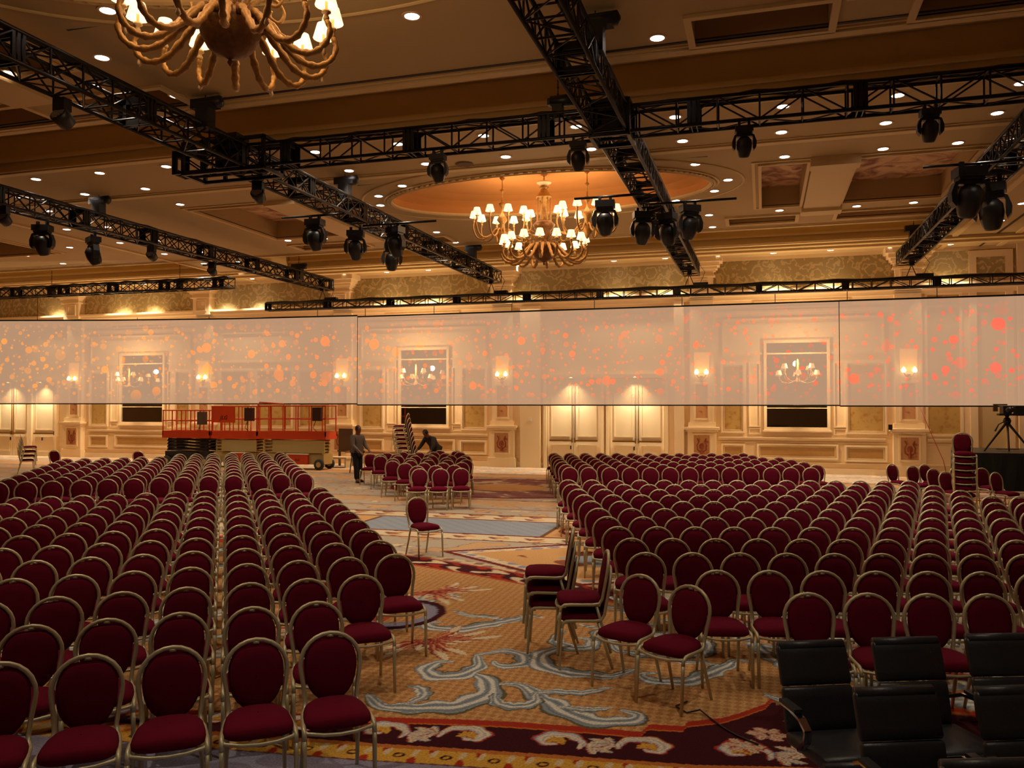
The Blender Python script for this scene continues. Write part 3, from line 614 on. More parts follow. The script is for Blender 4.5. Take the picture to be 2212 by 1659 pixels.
def sconces():
    names = {-30.3: 'leftmost glowing sconce seen faintly through the gauze screen', -23.3: 'glowing wall sconce behind the gauze above the left end of the lifts', -16.6: 'glowing wall sconce behind the screen seam above the lifts', -9.68: 'glowing wall sconce behind the gauze left of the double doors',
             -2.12: 'glowing wall sconce behind the gauze right of the double doors', 4.72: 'rightmost glowing wall sconce seen through the gauze'}
    for x, lb in names.items():
        r = empty('wall_sconce', (x, YW - 0.16, 3.55)); tag(r, lb, 'sconce', 'pilaster sconces')
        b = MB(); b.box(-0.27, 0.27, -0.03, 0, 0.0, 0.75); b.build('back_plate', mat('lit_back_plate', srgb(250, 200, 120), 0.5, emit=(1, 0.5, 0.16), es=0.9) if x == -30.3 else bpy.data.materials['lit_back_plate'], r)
        b = MB(); b.tube([(-0.17, -0.14, -0.05), (-0.1, -0.12, -0.16), (0, -0.04, -0.2), (0.1, -0.12, -0.16), (0.17, -0.14, -0.05)], 0.02, 6); b.lathe([(0.01, -0.34), (0.06, -0.26), (0.03, -0.16), (0.07, -0.1)], 8, (0, -0.06, 0)); b.build('bracket', M_AGED, r)
        for s in (-1, 1):
            q = MB(); q.lathe([(0.03, 0), (0.075, 0.03), (0.085, 0.08), (0.05, 0.15), (0.02, 0.2)], 10); q.build('flame_globe', M_BULB, r, True, (s * 0.17, -0.14, -0.05))
        lamp('sconce_light', 'POINT', (0, -0.35, 0.1), P_SCONCE, (1, 0.55, 0.22), 0.12, r)
sconces()
def wall_chandeliers():
    for x, lb in ((-26.7, 'faint five-shade wall chandelier behind the left part of the gauze'), (-13.05, 'five-shade wall chandelier glowing behind the middle gauze panel'), (1.15, 'five-shade wall chandelier glowing behind the gauze right of centre')):
        r = empty('wall_chandelier', (x, YW - 0.75, 3.45)); tag(r, lb, 'chandelier', 'five-shade wall chandeliers')
        b = MB(); b.tube([(0, 0.75, 0.1), (0, 0.3, -0.1), (0, 0, -0.1)], 0.025, 6); b.lathe([(0.01, -0.45), (0.06, -0.38), (0.1, -0.25), (0.05, -0.1), (0.03, 0.5), (0.01, 0.55)], 10); b.build('hub', M_AGED, r)
        for k in range(5):
            t = PI + PI * k / 4 if k < 5 else 0; rr = 0.62; h = 0.0 if k in (0, 2, 4) else 0.22; c, s = math.cos(t), math.sin(t) * 0.6
            a = MB(); a.tube([(0, 0, -0.2), (0.3 * c, 0.3 * s, -0.3 + h * .3), (0.52 * c, 0.52 * s, -0.25 + h * .6), (rr * c, rr * s, h - 0.12)], 0.016, 5); arm = a.build('arm', M_AGED, r, True)
            link('candle_cup', CUP_ME, arm, (rr * c, rr * s, h)); link('lamp_shade', SHADE_ME, arm, (rr * c, rr * s, h), 0.95)
        lamp('chandelier_light', 'POINT', (0, -0.25, 0.45), P_SCONCE * 22.0, WARM, 0.1, r)
wall_chandeliers()

# ------------------------------------------------------------------ ceiling chandeliers
def arm_curve(r, drop, rise, n=9):
    # from the hub outward, sagging below, then up to the candle cup
    P = [(0.16, 0.05), (0.35, -0.02), (0.55, -drop * 0.75), (0.75, -drop), (0.92, -drop * 0.85), (1.02, -drop * 0.4), (1.0, rise)]
    return [(x * r, z) for x, z in P]
def spline(P, m):
    P = [Vector(p) for p in P]; T = []
    for i in range(len(P) - 1):
        p0, p1, p2, p3 = P[max(i - 1, 0)], P[i], P[i + 1], P[min(i + 2, len(P) - 1)]
        for q in range(m):
            t = q / m; T.append(0.5 * ((2 * p1) + (p2 - p0) * t + (2 * p0 - 5 * p1 + 4 * p2 - p3) * t * t + (3 * p1 - p0 - 3 * p2 + p3) * t ** 3))
    return T + [P[-1]]
def main_chandelier(name, loc, label, narm=16):
    r = empty(name, loc); tag(r, label, 'chandelier'); zr = 0.54; R = 1.02      # loc = lowest point
    b = MB(); b.lathe([(0.004, -0.02), (0.03, 0.02), (0.015, 0.05), (0.06, 0.07), (0.15, 0.1), (0.23, 0.17), (0.29, 0.28), (0.32, 0.4), (0.33, 0.47), (0.27, 0.5), (0.16, 0.54), (0.12, 0.62), (0.2, 0.72), (0.16, 0.82), (0.25, 0.92), (0.28, 1.0), (0.22, 1.05), (0.2, 1.08)], 22)
    for k in range(18):
        t = 2 * PI * k / 18; b.box(-0.02, 0.02, -0.03, 0.03, 0.40, 0.5, Matrix.Rotation(t, 4, 'Z') @ Matrix.Translation((0.33, 0, 0)))
    b.build('hub', mat('dark_bronze', srgb(120, 82, 44), 0.45, 0.4, noise=0.5, nscale=18, bump=0.8) if 'dark_bronze' not in bpy.data.materials else bpy.data.materials['dark_bronze'], r, True)
    b = MB()
    for k in range(8):
        t = 2 * PI * k / 8; b.tube([(0.175 * math.cos(t + 0.0 * i), 0.175 * math.sin(t), 1.06 + 0.6 * i / 12) for i in range(13)], [0.02 if i % 2 else 0.013 for i in range(13)], 6)
    b.lathe([(0.08, 1.06), (0.1, 1.3), (0.06, 1.6), (0.2, 1.66), (0.21, 1.7), (0.16, 1.74), (0.1, 1.84), (0.08, 1.9), (0.13, 1.93), (0.06, 1.96), (0.1, 1.98)], 14)
    b.build('column', M_AGED, r, True)
    b = MB(); b.lathe([(0.07, 1.95), (0.12, 2.0), (0.18, 2.03), (0.19, 2.06), (0.1, 2.07)], 18); b.build('crown', M_CREAM2, r, True)
    b = MB()
    for k in range(5): b.lathe([(0.008, -0.03), (0.022, 0.0), (0.008, 0.03)], 6, (0, 0, 2.1 + k * 0.05))
    b.lathe([(0.02, 2.3), (0.07, 2.29), (0.08, 2.32)], 10, (0, 0, -0.06)); b.build('chain', M_AGED, r)
    AP = spline([(0.2, 0, 0.5), (0.36, 0, 0.45), (0.52, 0, 0.28), (0.68, 0, 0.12), (0.86, 0, 0.07), (1.0, 0, 0.14), (1.06, 0, 0.28), (1.02, 0, 0.4)], 4)
    me = MB().tube(AP, [(0.044 - 0.018 * i / len(AP)) * (1 + 0.22 * math.sin(i * 2.2)) for i in range(len(AP))], 9).mesh('arm', M_AGED, True)
    sc = MB().tube(spline([(0.12 * R, 0, 0.56), (0.28 * R, 0, 0.74), (0.46 * R, 0, 0.8), (0.56 * R, 0, 0.68), (0.5 * R, 0, 0.57), (0.41 * R, 0, 0.6), (0.42 * R, 0, 0.67)], 4), 0.02, 6).mesh('scroll', M_AGED, True)
    drp = MB().lathe([(0.004, -0.09), (0.025, -0.06), (0.012, -0.01), (0.004, 0.0)], 6).mesh('crystal_drop', M_CREAM2, True)
    for k in range(narm):
        t = 2 * PI * (k + 0.4) / narm; a = link('arm', me, r, (0, 0, 0), 1, t)
        link('candle_cup', CUP_ME, a, (R, 0, zr - 0.02), 1.0); link('lamp_shade', SHADE_ME, a, (R, 0, zr), 1.0)
        if k % 2 == 0: link('crystal_drop', drp, a, (0.98 * R, 0, 0.12)); link('scroll', sc, a, (0, 0, 0))
    lamp('chandelier_light', 'POINT', (0, 0, 1.35), P_CHAND * 0.35, (1, 0.66, 0.36), 0.5, r)
    for k in range(4): lamp('chandelier_light', 'POINT', (0.8 * math.cos(PI / 4 + k * PI / 2), 0.8 * math.sin(PI / 4 + k * PI / 2), 1.05), P_CHAND * 0.17, (1, 0.68, 0.38), 0.25, r)
    return r
main_chandelier('chandelier', (-5.19, 20.0, 5.92), 'large many-armed gilt chandelier hanging in the middle of the cluster')
main_chandelier('chandelier', (-5.19, 7.25, 5.95), 'large gilt chandelier cut off by the top of the photo, above the left truss')
def small_chandelier(x, label):
    r = empty('chandelier', (x, 20.0, 6.5)); tag(r, label, 'chandelier', 'smaller chandeliers flanking the big one')
    b = MB(); b.lathe([(0.01, 0.0), (0.05, 0.06), (0.12, 0.15), (0.16, 0.25), (0.08, 0.32), (0.06, 0.5), (0.14, 0.6), (0.1, 0.68), (0.03, 0.78), (0.02, 0.9), (0.07, 0.95), (0.09, 1.02), (0.02, 1.06), (0.015, 1.3), (0.06, 1.36), (0.015, 1.4), (0.012, 1.6), (0.07, 1.66)], 12); b.build('stem', M_AGED, r, True)
    R = 0.72
    me = MB().tube(spline([(0.06, 0, 0.28), (0.25 * R, 0, 0.36), (0.45 * R, 0, 0.2), (0.7 * R, 0, 0.12), (0.92 * R, 0, 0.2), (1.03 * R, 0, 0.42), (R, 0, 0.58)], 3), 0.022, 7).mesh('arm', M_AGED, True)
    for k in range(10):
        t = 2 * PI * (k + 0.3) / 10; a = link('arm', me, r, (0, 0, 0), 1, t); link('candle_cup', CUP_ME, a, (R, 0, 0.68), 0.9); link('lamp_shade', SHADE_ME, a, (R, 0, 0.68), 1.0)
    lamp('chandelier_light', 'POINT', (0, 0, 0.95), P_CHAND * 0.3, (1, 0.68, 0.38), 0.35, r)
small_chandelier(-6.28, 'smaller gilt chandelier left of the big one in the oval dome')
small_chandelier(-4.10, 'smaller gilt chandelier right of the big one, partly behind a moving light')

# ------------------------------------------------------------------ recessed downlights
DL = [(-8.29, 8.93), (-9.51, 10.14), (-11.37, 10.19), (-4.49, 10.24), (-9.5, 11.79), (-1.41, 11.87)]
for xx in (-16.18, -14.36, -12.56, -10.7, -8.86, -7.0, -5.18, -3.34, -1.5, 0.37, 2.22, 4.06): DL += [(xx, 15.28), (xx, 16.74)]
DL += [(-17.98, 16.49), (-18.54, 17.92), (-14.62, 18.33), (-11.35, 18.39), (0.47, 18.44), (2.39, 18.45), (3.77, 18.45), (-1.38, 18.46), (-8.26, 18.29), (-9.24, 19.03), (-9.63, 19.94), (-0.75, 19.99), (-20.0, 20.01), (-18.58, 20.09),
       (-1.11, 20.95), (-2.12, 21.67), (-20.02, 22.2), (-18.61, 22.3), (-22.23, 22.38), (-12.3, 22.54), (1.44, 22.64), (-24.97, 23.21), (-14.57, 23.44), (-13.29, 23.5), (0.46, 23.59), (-9.51, 23.59), (-1.4, 23.61), (3.78, 23.66), (2.41, 23.67),
       (-20.03, 24.32), (-18.57, 24.38), (6.52, 24.59), (-25.07, 24.93), (-1.4, 25.26), (-9.53, 25.28), (-20.02, 26.45), (-18.56, 26.46), (6.54, 26.74), (-19.98, 28.54), (6.54, 28.87)]
for xx in (-31.33, -27.66, -26.01, -22.23, -20.54, -16.18, -14.35, -12.56, -8.89, -5.21, -3.35, -1.49, 0.38, 2.24, 4.09, 5.93): DL.append((xx, 30.28))
OFF = [(-5.2, 4.3), (0.37, 4.3), (4.06, 11.8), (2.4, 10.2)]     # the same rows carried on overhead, just outside the frame
disc = MB().lathe([(0.0, 0.0), (0.10, 0.0)], 20).mesh('lamp_disc', M_DOWN); ring = MB().lathe([(0.10, 0.004), (0.10, -0.006), (0.135, -0.006), (0.14, 0.004)], 20).mesh('trim_ring', M_RING)
DOWN = {}
for zn, fc in (('front', 1.5), ('middle', 0.75), ('rear', 1.15), ('wall', 3.3)):     # dimmer circuits
    d = bpy.data.lights.new('downlight_beam', 'SPOT'); d.energy = P_DOWN * fc; d.color = (1.0, 0.84, 0.62); d.shadow_soft_size = 0.09; d.spot_size = math.radians(82); d.spot_blend = 0.65; DOWN[zn] = d
def dl_place(x, y):
    rows = 'near the back wall' if y > 29.5 else 'over the back rows' if y > 22 else 'around the oval dome' if y > 17.5 else 'in the double line' if y > 15 else 'in the dark front ceiling'
    side = 'far left' if x < -18 else 'left' if x < -9 else 'centre left' if x < -5.2 else 'centre right' if x < 0 else 'right'
    return rows, side
cnt = {}
DLS = sorted(DL, key=lambda p: (round(p[1], 0), p[0]))
for x, y in DLS + OFF:
    r = empty('downlight', (x, y, ZC - 0.006)); rows, side = dl_place(x, y); key = (rows, side, round(y) if rows.startswith('in the double') else 0); cnt[key] = cnt.get(key, 0) + 1
    line = '' if not rows.startswith('in the double') else (' front' if y < 16 else ' rear')
    tag(r, 'lit downlight, %s, %s%s part, %s from the left' % (rows, line + ', ' if line else '', side, ORD[cnt[key]]), 'downlight', 'recessed ceiling downlights')
    r['label'] = r['label'].replace(', ,', ',').replace(',,', ',').replace(',  ', ', ')
    link('lamp_disc', disc, r, (0, 0, -0.004)); link('trim_ring', ring, r, (0, 0, 0))
    o = bpy.data.objects.new('downlight_beam', DOWN['front' if y < 13 else 'middle' if y < 21 else 'wall' if y > 29.5 else 'rear']); COL.objects.link(o); o.parent = r; o.location = (0, 0, -0.03)
r = empty('ceiling_speaker', (-6.2, 17.0, ZC - 0.01), 0, 'round dark ceiling speaker between downlights above the front truss', 'speaker')
MB().lathe([(0.02, -0.012), (0.16, -0.012), (0.2, 0.0)], 20).build('grille', mat('ceiling_speaker_grille', srgb(110, 80, 56), 0.8), r)

# ------------------------------------------------------------------ trusses
def truss(name, p0, p1, wdt, hgt, label, bay=0.5, zig='x', plates=None, group='black lighting trusses'):
    """box truss from p0 to p1 (centre line, horizontal); local +x runs along it"""
    a, bq = Vector(p0), Vector(p1); L = (bq - a).length; rz = math.atan2(bq.y - a.y, bq.x - a.x)
    r = empty(name, p0, rz); tag(r, label, 'truss', group); hw, hh = wdt / 2, hgt / 2
    for sy in (-1, 1):
        for sz in (-1, 1): MB().tube([(0, sy * hw, sz * hh), (L, sy * hw, sz * hh)], 0.03, 8).build('chord', M_TRUSS, r, True)
    b = MB(); n = max(1, int(round(L / bay))); st = L / n
    for i in range(n + 1):
        x = i * st
        for sy in (-1, 1): b.tube([(x, sy * hw, -hh), (x, sy * hw, hh)], 0.016, 5)
        for sz in (-1, 1): b.tube([(x, -hw, sz * hh), (x, hw, sz * hh)], 0.016, 5)
        if i < n:
            for sy in (-1, 1):
                f = 1 if i % 2 else -1
                b.tube([(x, sy * hw, -hh * f), (x + st, sy * hw, hh * f)], 0.015, 5)
                if zig == 'x': b.tube([(x, sy * hw, hh * f), (x + st, sy * hw, -hh * f)], 0.015, 5)
            for sz in (-1, 1): b.tube([(x, -hw if i % 2 else hw, sz * hh), (x + st, hw if i % 2 else -hw, sz * hh)], 0.012, 5)
    b.build('lattice', M_TRUSS, r)
    k = 0; step = plates or 2.4; x = 0.0
    while x <= L + 0.01:
        g = MB()
        for dx in (-0.04, 0.04):
            if 0 <= x + dx <= L + 0.05 or True:
                xx = min(max(x + dx, 0), L)
                g.box(xx - 0.008, xx + 0.008, -hw - 0.02, hw + 0.02, hh - 0.09, hh + 0.02); g.box(xx - 0.008, xx + 0.008, -hw - 0.02, hw + 0.02, -hh - 0.02, -hh + 0.09)
                g.box(xx - 0.008, xx + 0.008, -hw - 0.02, -hw + 0.08, -hh, hh); g.box(xx - 0.008, xx + 0.008, hw - 0.08, hw + 0.02, -hh, hh)
        for sy in (-1, 1): g.box(max(0, x - 0.1), min(L, x + 0.1), sy * hw - 0.012, sy * hw + 0.012, -hh, hh)
        g.build('junction_plate', M_TRUSS, r); x += step; k += 1
    # power cables lashed along the top
    c = MB(); pts = [(i * L / 40, 0.03 * math.sin(i * 1.7) - hw * 0.4, hh + 0.035 + 0.02 * math.sin(i * 2.3)) for i in range(41)]; c.tube(pts, 0.032, 6); c.tube([(p[0], p[1] + 0.1 + 0.03 * math.sin(p[0] * 2), p[2] - 0.01) for p in pts], 0.022, 5)
    c.build('cable', M_BLACK, r, True)
    return r
ZT = 7.0
truss('lighting_truss', (-16.0, 2.0, ZT), (-16.0, 28.6, ZT), 0.44, 0.4, 'black box truss second from left, running back over the left block', 0.55)
truss('lighting_truss', (-9.25, 1.0, ZT), (-9.25, 28.5, ZT), 0.52, 0.4, 'black box truss left of centre passing beside the large chandeliers', 0.55)
truss('lighting_truss', (-2.3, 1.0, ZT), (-2.3, 28.8, ZT), 0.52, 0.4, 'black box truss descending through the middle of the photo', 0.5)
truss('lighting_truss', (4.3, 8.0, ZT), (4.3, 28.5, ZT), 0.5, 0.4, 'black box truss at the right edge, hung with two moving lights', 0.5)
truss('lighting_truss', (-10.6, 13.25, ZT), (6.2, 13.25, ZT), 0.34, 0.4, 'long black truss crossing from left to right under the ceiling', 0.62, 'z')
truss('lighting_truss', (-31.5, 26.6, 6.95), (-18.9, 26.6, 6.95), 0.4, 0.36, 'short black truss low at the far left above the screen', 0.6)
truss('lighting_truss', (-18.3, 28.0, 6.17), (11.0, 28.0, 6.17), 0.28, 0.26, 'slim black truss above the screen from centre to right', 0.55, 'z', 2.6)
# corner block where the crossing truss meets the left-of-centre truss
b = MB()
for x in (-0.85, -0.4, 0.4, 0.85):
    for y in (-0.32, 0.32): b.box(x - 0.03, x + 0.03, y - 0.03, y + 0.03, -0.28, 0.28)
for z in (-0.28, 0.28):
    for y in (-0.32, 0.32): b.box(-0.88, 0.88, y - 0.03, y + 0.03, z - 0.03, z + 0.03)
    for x in (-0.85, 0.85): b.box(x - 0.03, x + 0.03, -0.32, 0.32, z - 0.03, z + 0.03)
b.box(-0.25, 0.2, -0.2, 0.2, -0.2, 0.45)
tag(b.build('corner_block', M_TRUSS, loc=(-9.4, 13.25, ZT)), 'black corner block where the crossing truss meets the left-centre truss', 'truss block')
b = MB()
for x in (-0.3, 0.3):
    for y in (-0.3, 0.3): b.box(x - 0.03, x + 0.03, y - 0.03, y + 0.03, -0.27, 0.27)
for z in (-0.27, 0.27):
    for q in (-0.3, 0.3): b.box(-0.3, 0.3, q - 0.03, q + 0.03, z - 0.03, z + 0.03); b.box(q - 0.03, q + 0.03, -0.3, 0.3, z - 0.03, z + 0.03)
b.box(-0.2, 0.24, -0.2, 0.2, -0.1, 0.3)
tag(b.build('corner_block', M_TRUSS, loc=(-2.3, 13.25, ZT)), 'black corner block where the crossing truss meets the middle truss', 'truss block')

# chain hoists on the trusses
def hoist(x, y, z, top, label, big=1.0):
    r = empty('chain_hoist', (x, y, z)); tag(r, label, 'hoist', 'black chain hoists')
    MB().box(-0.12 * big, 0.12 * big, -0.11 * big, 0.11 * big, 0.0, 0.34 * big).box(-0.24 * big, 0.24 * big, -0.09 * big, 0.09 * big, 0.34 * big, 0.5 * big).build('motor_body', M_BLACK, r)
    b = MB(); b.lathe([(0.02, -0.24), (0.09, -0.22), (0.1, 0.2), (0.02, 0.24)], 12, M=Matrix.Translation((0.1, 0, 0.44 * big)) @ Matrix.Rotation(PI / 2, 4, 'Y')); b.build('drum', M_BLACK, r, True)
    b = MB(); zz = 0.5 * big; n = int((top - z - zz) / 0.12)
    b.tube([(0, 0, zz), (0, 0, top - z - 0.005)], 0.009, 5)
    for i in range(n): b.lathe([(0.008, -0.03), (0.02, 0), (0.008, 0.03)], 5, (0, 0, zz + 0.06 + i * 0.12))
    b.build('chain', M_BLACK, r)
hoist(-9.0, 11.9, 7.12, ZC + 0.0, 'chain hoist on the left-centre truss below the big chandelier'); hoist(-9.1, 17.0, 7.12, ZC, 'chain hoist on the left-centre truss above two moving lights')
hoist(-9.1, 25.7, 7.12, ZC, 'chain hoist near the far end of the left-centre truss'); hoist(-15.9, 16.9, 7.12, ZC, 'chain hoist in the middle of the left truss'); hoist(-15.9, 26.3, 6.9, ZC + 0.9, 'chain hoist at the far end of the left truss', 1.1)
hoist(-27.3, 26.6, 6.7, ZC + .9, 'chain hoist at the left of the short far truss', 0.9); hoist(-21.2, 26.6, 6.75, ZC + .9, 'chain hoist at the right of the short far truss', 0.8)
hoist(4.2, 26.3, 7.1, ZC + 0.9, 'chain hoist near the far end of the right truss'); hoist(-2.1, 10.8, 7.12, ZC, 'chain hoist on the middle truss at the top of the photo'); hoist(-3.2, 13.25, 7.15, ZC + .9, 'chain hoist on the crossing truss just left of the middle truss', 0.7)
# short hangers linking the main truss ends to the slim truss
for k, (x, lb) in enumerate(((-15.9, 'left'), (-9.2, 'left-centre'), (-2.3, 'middle'), (4.4, 'right'))):
    b = MB(); b.box(-0.07, 0.07, -0.07, 0.07, 0.52, 0.85); b.tube([(0, 0, 0.55), (-0.16, 0, 0.14)], 0.014, 5); b.tube([(0, 0, 0.55), (0.16, 0, 0.14)], 0.014, 5); b.box(0.12, 0.6, -0.1, 0.1, 0.13, 0.26); b.tube([(0.35, 0, 0.26), (0.5, 0, 0.6), (0.3, 0, 0.9)], 0.01, 4)
    tag(b.build('truss_hanger', M_BLACK, loc=(x, 28.0, 6.18)), 'short black hanger under the far end of the %s truss' % lb, 'hanger', 'truss hangers')

# ------------------------------------------------------------------ moving head lights
def moving_head(name, label, big=True):
    r = empty(name, (0, 0, 0), 0, label, 'stage light', 'black moving-head stage lights'); s = 1.0 if big else 0.66
    b = MB(); b.box(-0.2 * s, 0.2 * s, -0.13 * s, 0.13 * s, -0.2 * s, -0.06 * s); b.box(-0.17 * s, 0.17 * s, -0.1 * s, 0.1 * s, -0.24 * s, -0.2 * s); b.box(-0.14 * s, -0.08 * s, -0.03, 0.03, -0.06 * s, 0.03); b.box(0.08 * s, 0.14 * s, -0.03, 0.03, -0.06 * s, 0.03); b.build('base', M_BLACK, r)
    b = MB()
    for q in (-1, 1):
        prof = [(q * 0.15 * s, -0.24 * s), (q * 0.22 * s, -0.27 * s), (q * 0.275 * s, -0.42 * s), (q * 0.265 * s, -0.55 * s), (q * 0.21 * s, -0.62 * s), (q * 0.19 * s, -0.55 * s), (q * 0.19 * s, -0.34 * s)]
        b.prism(prof if q > 0 else prof[::-1], -0.07 * s, 0.07 * s)
    b.box(-0.17 * s, 0.17 * s, -0.06 * s, 0.06 * s, -0.3 * s, -0.24 * s); b.build('yoke', M_BLACK, r)
    T = Matrix.Translation((0, 0, -0.5 * s)) @ Matrix.Rotation(math.radians(24), 4, 'X')
    h = MB(); h.lathe([(0.01, 0.2 * s), (0.1 * s, 0.19 * s), (0.16 * s, 0.12 * s), (0.175 * s, 0.0), (0.165 * s, -0.1 * s), (0.13 * s, -0.22 * s), (0.11 * s, -0.26 * s), (0.1 * s, -0.26 * s)], 16, M=T); hd = h.build('lamp_head', M_BLACK, r, True)
    MB().lathe([(0.0, -0.235 * s), (0.095 * s, -0.235 * s)], 16, M=T).build('lens', M_LENS, hd)
    register(r); return r
HB = [(-9.75, 16.8, 'big moving light hanging left of the left-centre truss', -0.2, 1), (-9.45, 18.2, 'big moving light second from left under the left-centre truss', 0.3, 1), (-9.3, 19.95, 'big moving light low under the left-centre truss, third of four', 0.5, 1), (-8.35, 18.1, 'big moving light on the far side of the left-centre truss', -0.3, 1),
      (-3.1, 16.97, 'big moving light on a side pipe left of the middle truss', 0.1, 1), (-2.5, 18.2, 'big moving light under the left rail of the middle truss', 0.35, 1), (-2.0, 18.5, 'big moving light directly under the middle truss', -0.4, 1), (-1.46, 17.9, 'big moving light on a side pipe right of the middle truss', 0.5, 1),
      (3.55, 16.5, 'big moving light left of the pair on the right truss', 0.2, 1), (4.2, 17.8, 'big moving light right of the pair on the right truss', -0.3, 1), (-16.2, 15.5, 'big moving light at the left of the pair on the left truss', 0.3, 1), (-16.15, 17.0, 'big moving light at the right of the pair on the left truss', -0.5, 1)]
HS = [(-9.4, 9.3, 'small stage light with speckled lens, upper left truss'), (-9.3, 13.9, 'small stage light below the corner of the crossing truss'), (-15.8, 14.1, 'small stage light at the left edge of the photo'), (-15.9, 18.8, 'small stage light on the left truss right of the two big ones'), (-16.05, 21.6, 'small stage light furthest along the left truss')]
HC = [(-5.26, 13.1, 'moving light under the crossing truss left of the central chandeliers'), (-2.83, 13.1, 'moving light under the crossing truss beside the middle truss'), (-0.25, 13.1, 'moving light under the crossing truss right of the middle truss'), (2.32, 13.1, 'moving light under the crossing truss near the right edge')]
proto = moving_head('moving_head_light', HB[0][2]); proto.location = (HB[0][0], HB[0][1], 6.72)
for x, y, lb, rz, _ in HB[1:]:
    c = copy_tree(proto, (x, y, 6.72), rz, lb)
    if x > 3: c.scale = (1.25,) * 3; c.location.z = 6.75
psm = moving_head('moving_head_light', HC[0][2], False); psm.location = (HC[0][0], HC[0][1], 6.74)
for x, y, lb in HC[1:]: copy_tree(psm, (x, y, 6.74), 0.1, lb)
def par_light(lb):
    r = empty('par_light', (0, 0, 0), 0, lb, 'stage light', 'small stage lights with speckled lenses')
    MB().box(-0.1, 0.1, -0.07, 0.07, -0.2, -0.02).build('bracket', M_BLACK, r)
    T = Matrix.Translation((0, 0, -0.28)) @ Matrix.Rotation(math.radians(-55), 4, 'X')
    h = MB().lathe([(0.02, -0.16), (0.11, -0.14), (0.13, 0.0), (0.13, 0.08), (0.11, 0.09)], 14, M=Matrix.Translation((0, 0, -0.28)) @ Matrix.Rotation(math.radians(60), 4, 'X')).build('lamp_head', M_BLACK, r, True)
    q = MB(); TT = Matrix.Translation((0, 0, -0.28)) @ Matrix.Rotation(math.radians(60), 4, 'X')
    for i in range(-3, 4):
        for j in range(-3, 4):
            if math.hypot(i, j) < 3.3: q.lathe([(0.0, 0.096), (0.012, 0.095)], 6, (i * 0.03, j * 0.03, 0), M=TT)
    q.build('lens', mat('led_cells', (0.5, 0.42, 0.36), 0.2) if 'led_cells' not in bpy.data.materials else bpy.data.materials['led_cells'], h)
    register(r); return r
pp = par_light(HS[0][2]); pp.location = (HS[0][0], HS[0][1], 6.78)
for x, y, lb in HS[1:]: copy_tree(pp, (x, y, 6.78), 0.2, lb)
for k, (x0, x1, y, lb) in enumerate(((-10.6, -9.0, 16.8, 'black side pipe across the left-centre truss above a moving light'), (-9.2, -7.3, 18.1, 'black side pipe on the right of the left-centre truss'), (-3.75, -2.3, 16.97, 'black side pipe reaching left of the middle truss'), (-2.3, -0.5, 17.9, 'black side pipe reaching right of the middle truss'), (2.8, 4.4, 16.5, 'black side pipe reaching left of the right truss'), (-16.6, -15.2, 21.9, 'black side pipe near the far end of the left truss'))):
    tag(MB().tube([(x0 - (x0 + x1) / 2, 0, 0), (x1 - (x0 + x1) / 2, 0, 0)], 0.027, 8).build('side_pipe', M_TRUSS, None, True, ((x0 + x1) / 2, y, 6.75)), lb, 'pipe', 'black side pipes')

# ------------------------------------------------------------------ projection screens
def screen(pts, z0, z1, label, hang):
    r = empty('projection_screen', (0, 0, 0)); tag(r, label, 'projection screen', 'gauze projection screens')
    b = MB(); n = len(pts); vs = []
    for x, y in pts: vs += [(x, y, z0), (x, y, z1)]
    b.add(vs, [(2 * i, 2 * i + 2, 2 * i + 3, 2 * i + 1) for i in range(n - 1)]); b.build('gauze', M_SCREEN, r)
    e = MB(); e.tube([(x, y, z1) for x, y in pts], 0.028, 6); e.tube([(x, y, z0) for x, y in pts], 0.022, 6); e.tube([(*pts[0], z0), (*pts[0], z1)], 0.012, 5); e.build('edge_pipe', M_TRUSS, r)
    for x, y, zt in hang: MB().tube([(x, y, z1), (x, y, zt)], 0.012, 5).build('hanging_line', M_BLACK, r)
screen([(-36.0, 24.2), (-30.5, 25.9), (-25.0, 27.4), (-20.0, 28.3), (-14.77, 28.62)], 2.44, 5.80, 'leftmost pinkish gauze screen with projected orange dots, behind the lifts', [(-28, 26.6, 6.78), (-24, 27.6, 5.9), (-21, 28.1, 5.9), (-16.4, 28.5, 6.05)])
screen([(-14.77, 28.64), (2.36, 28.64)], 2.40, 5.76, 'long middle gauze screen with projected orange dots above the doors', [(-14.4, 28.55, 6.05), (-11.6, 28.55, 6.05), (-8.6, 28.55, 6.05), (-5.6, 28.55, 6.05), (-2.6, 28.55, 6.05), (0.4, 28.55, 6.05)])
screen([(2.36, 28.62), (13.0, 28.62)], 2.38, 5.76, 'rightmost gauze screen with projected coral dots above the camera riser', [(2.6, 28.55, 6.05), (5.2, 28.55, 6.05), (8.0, 28.55, 6.05)])

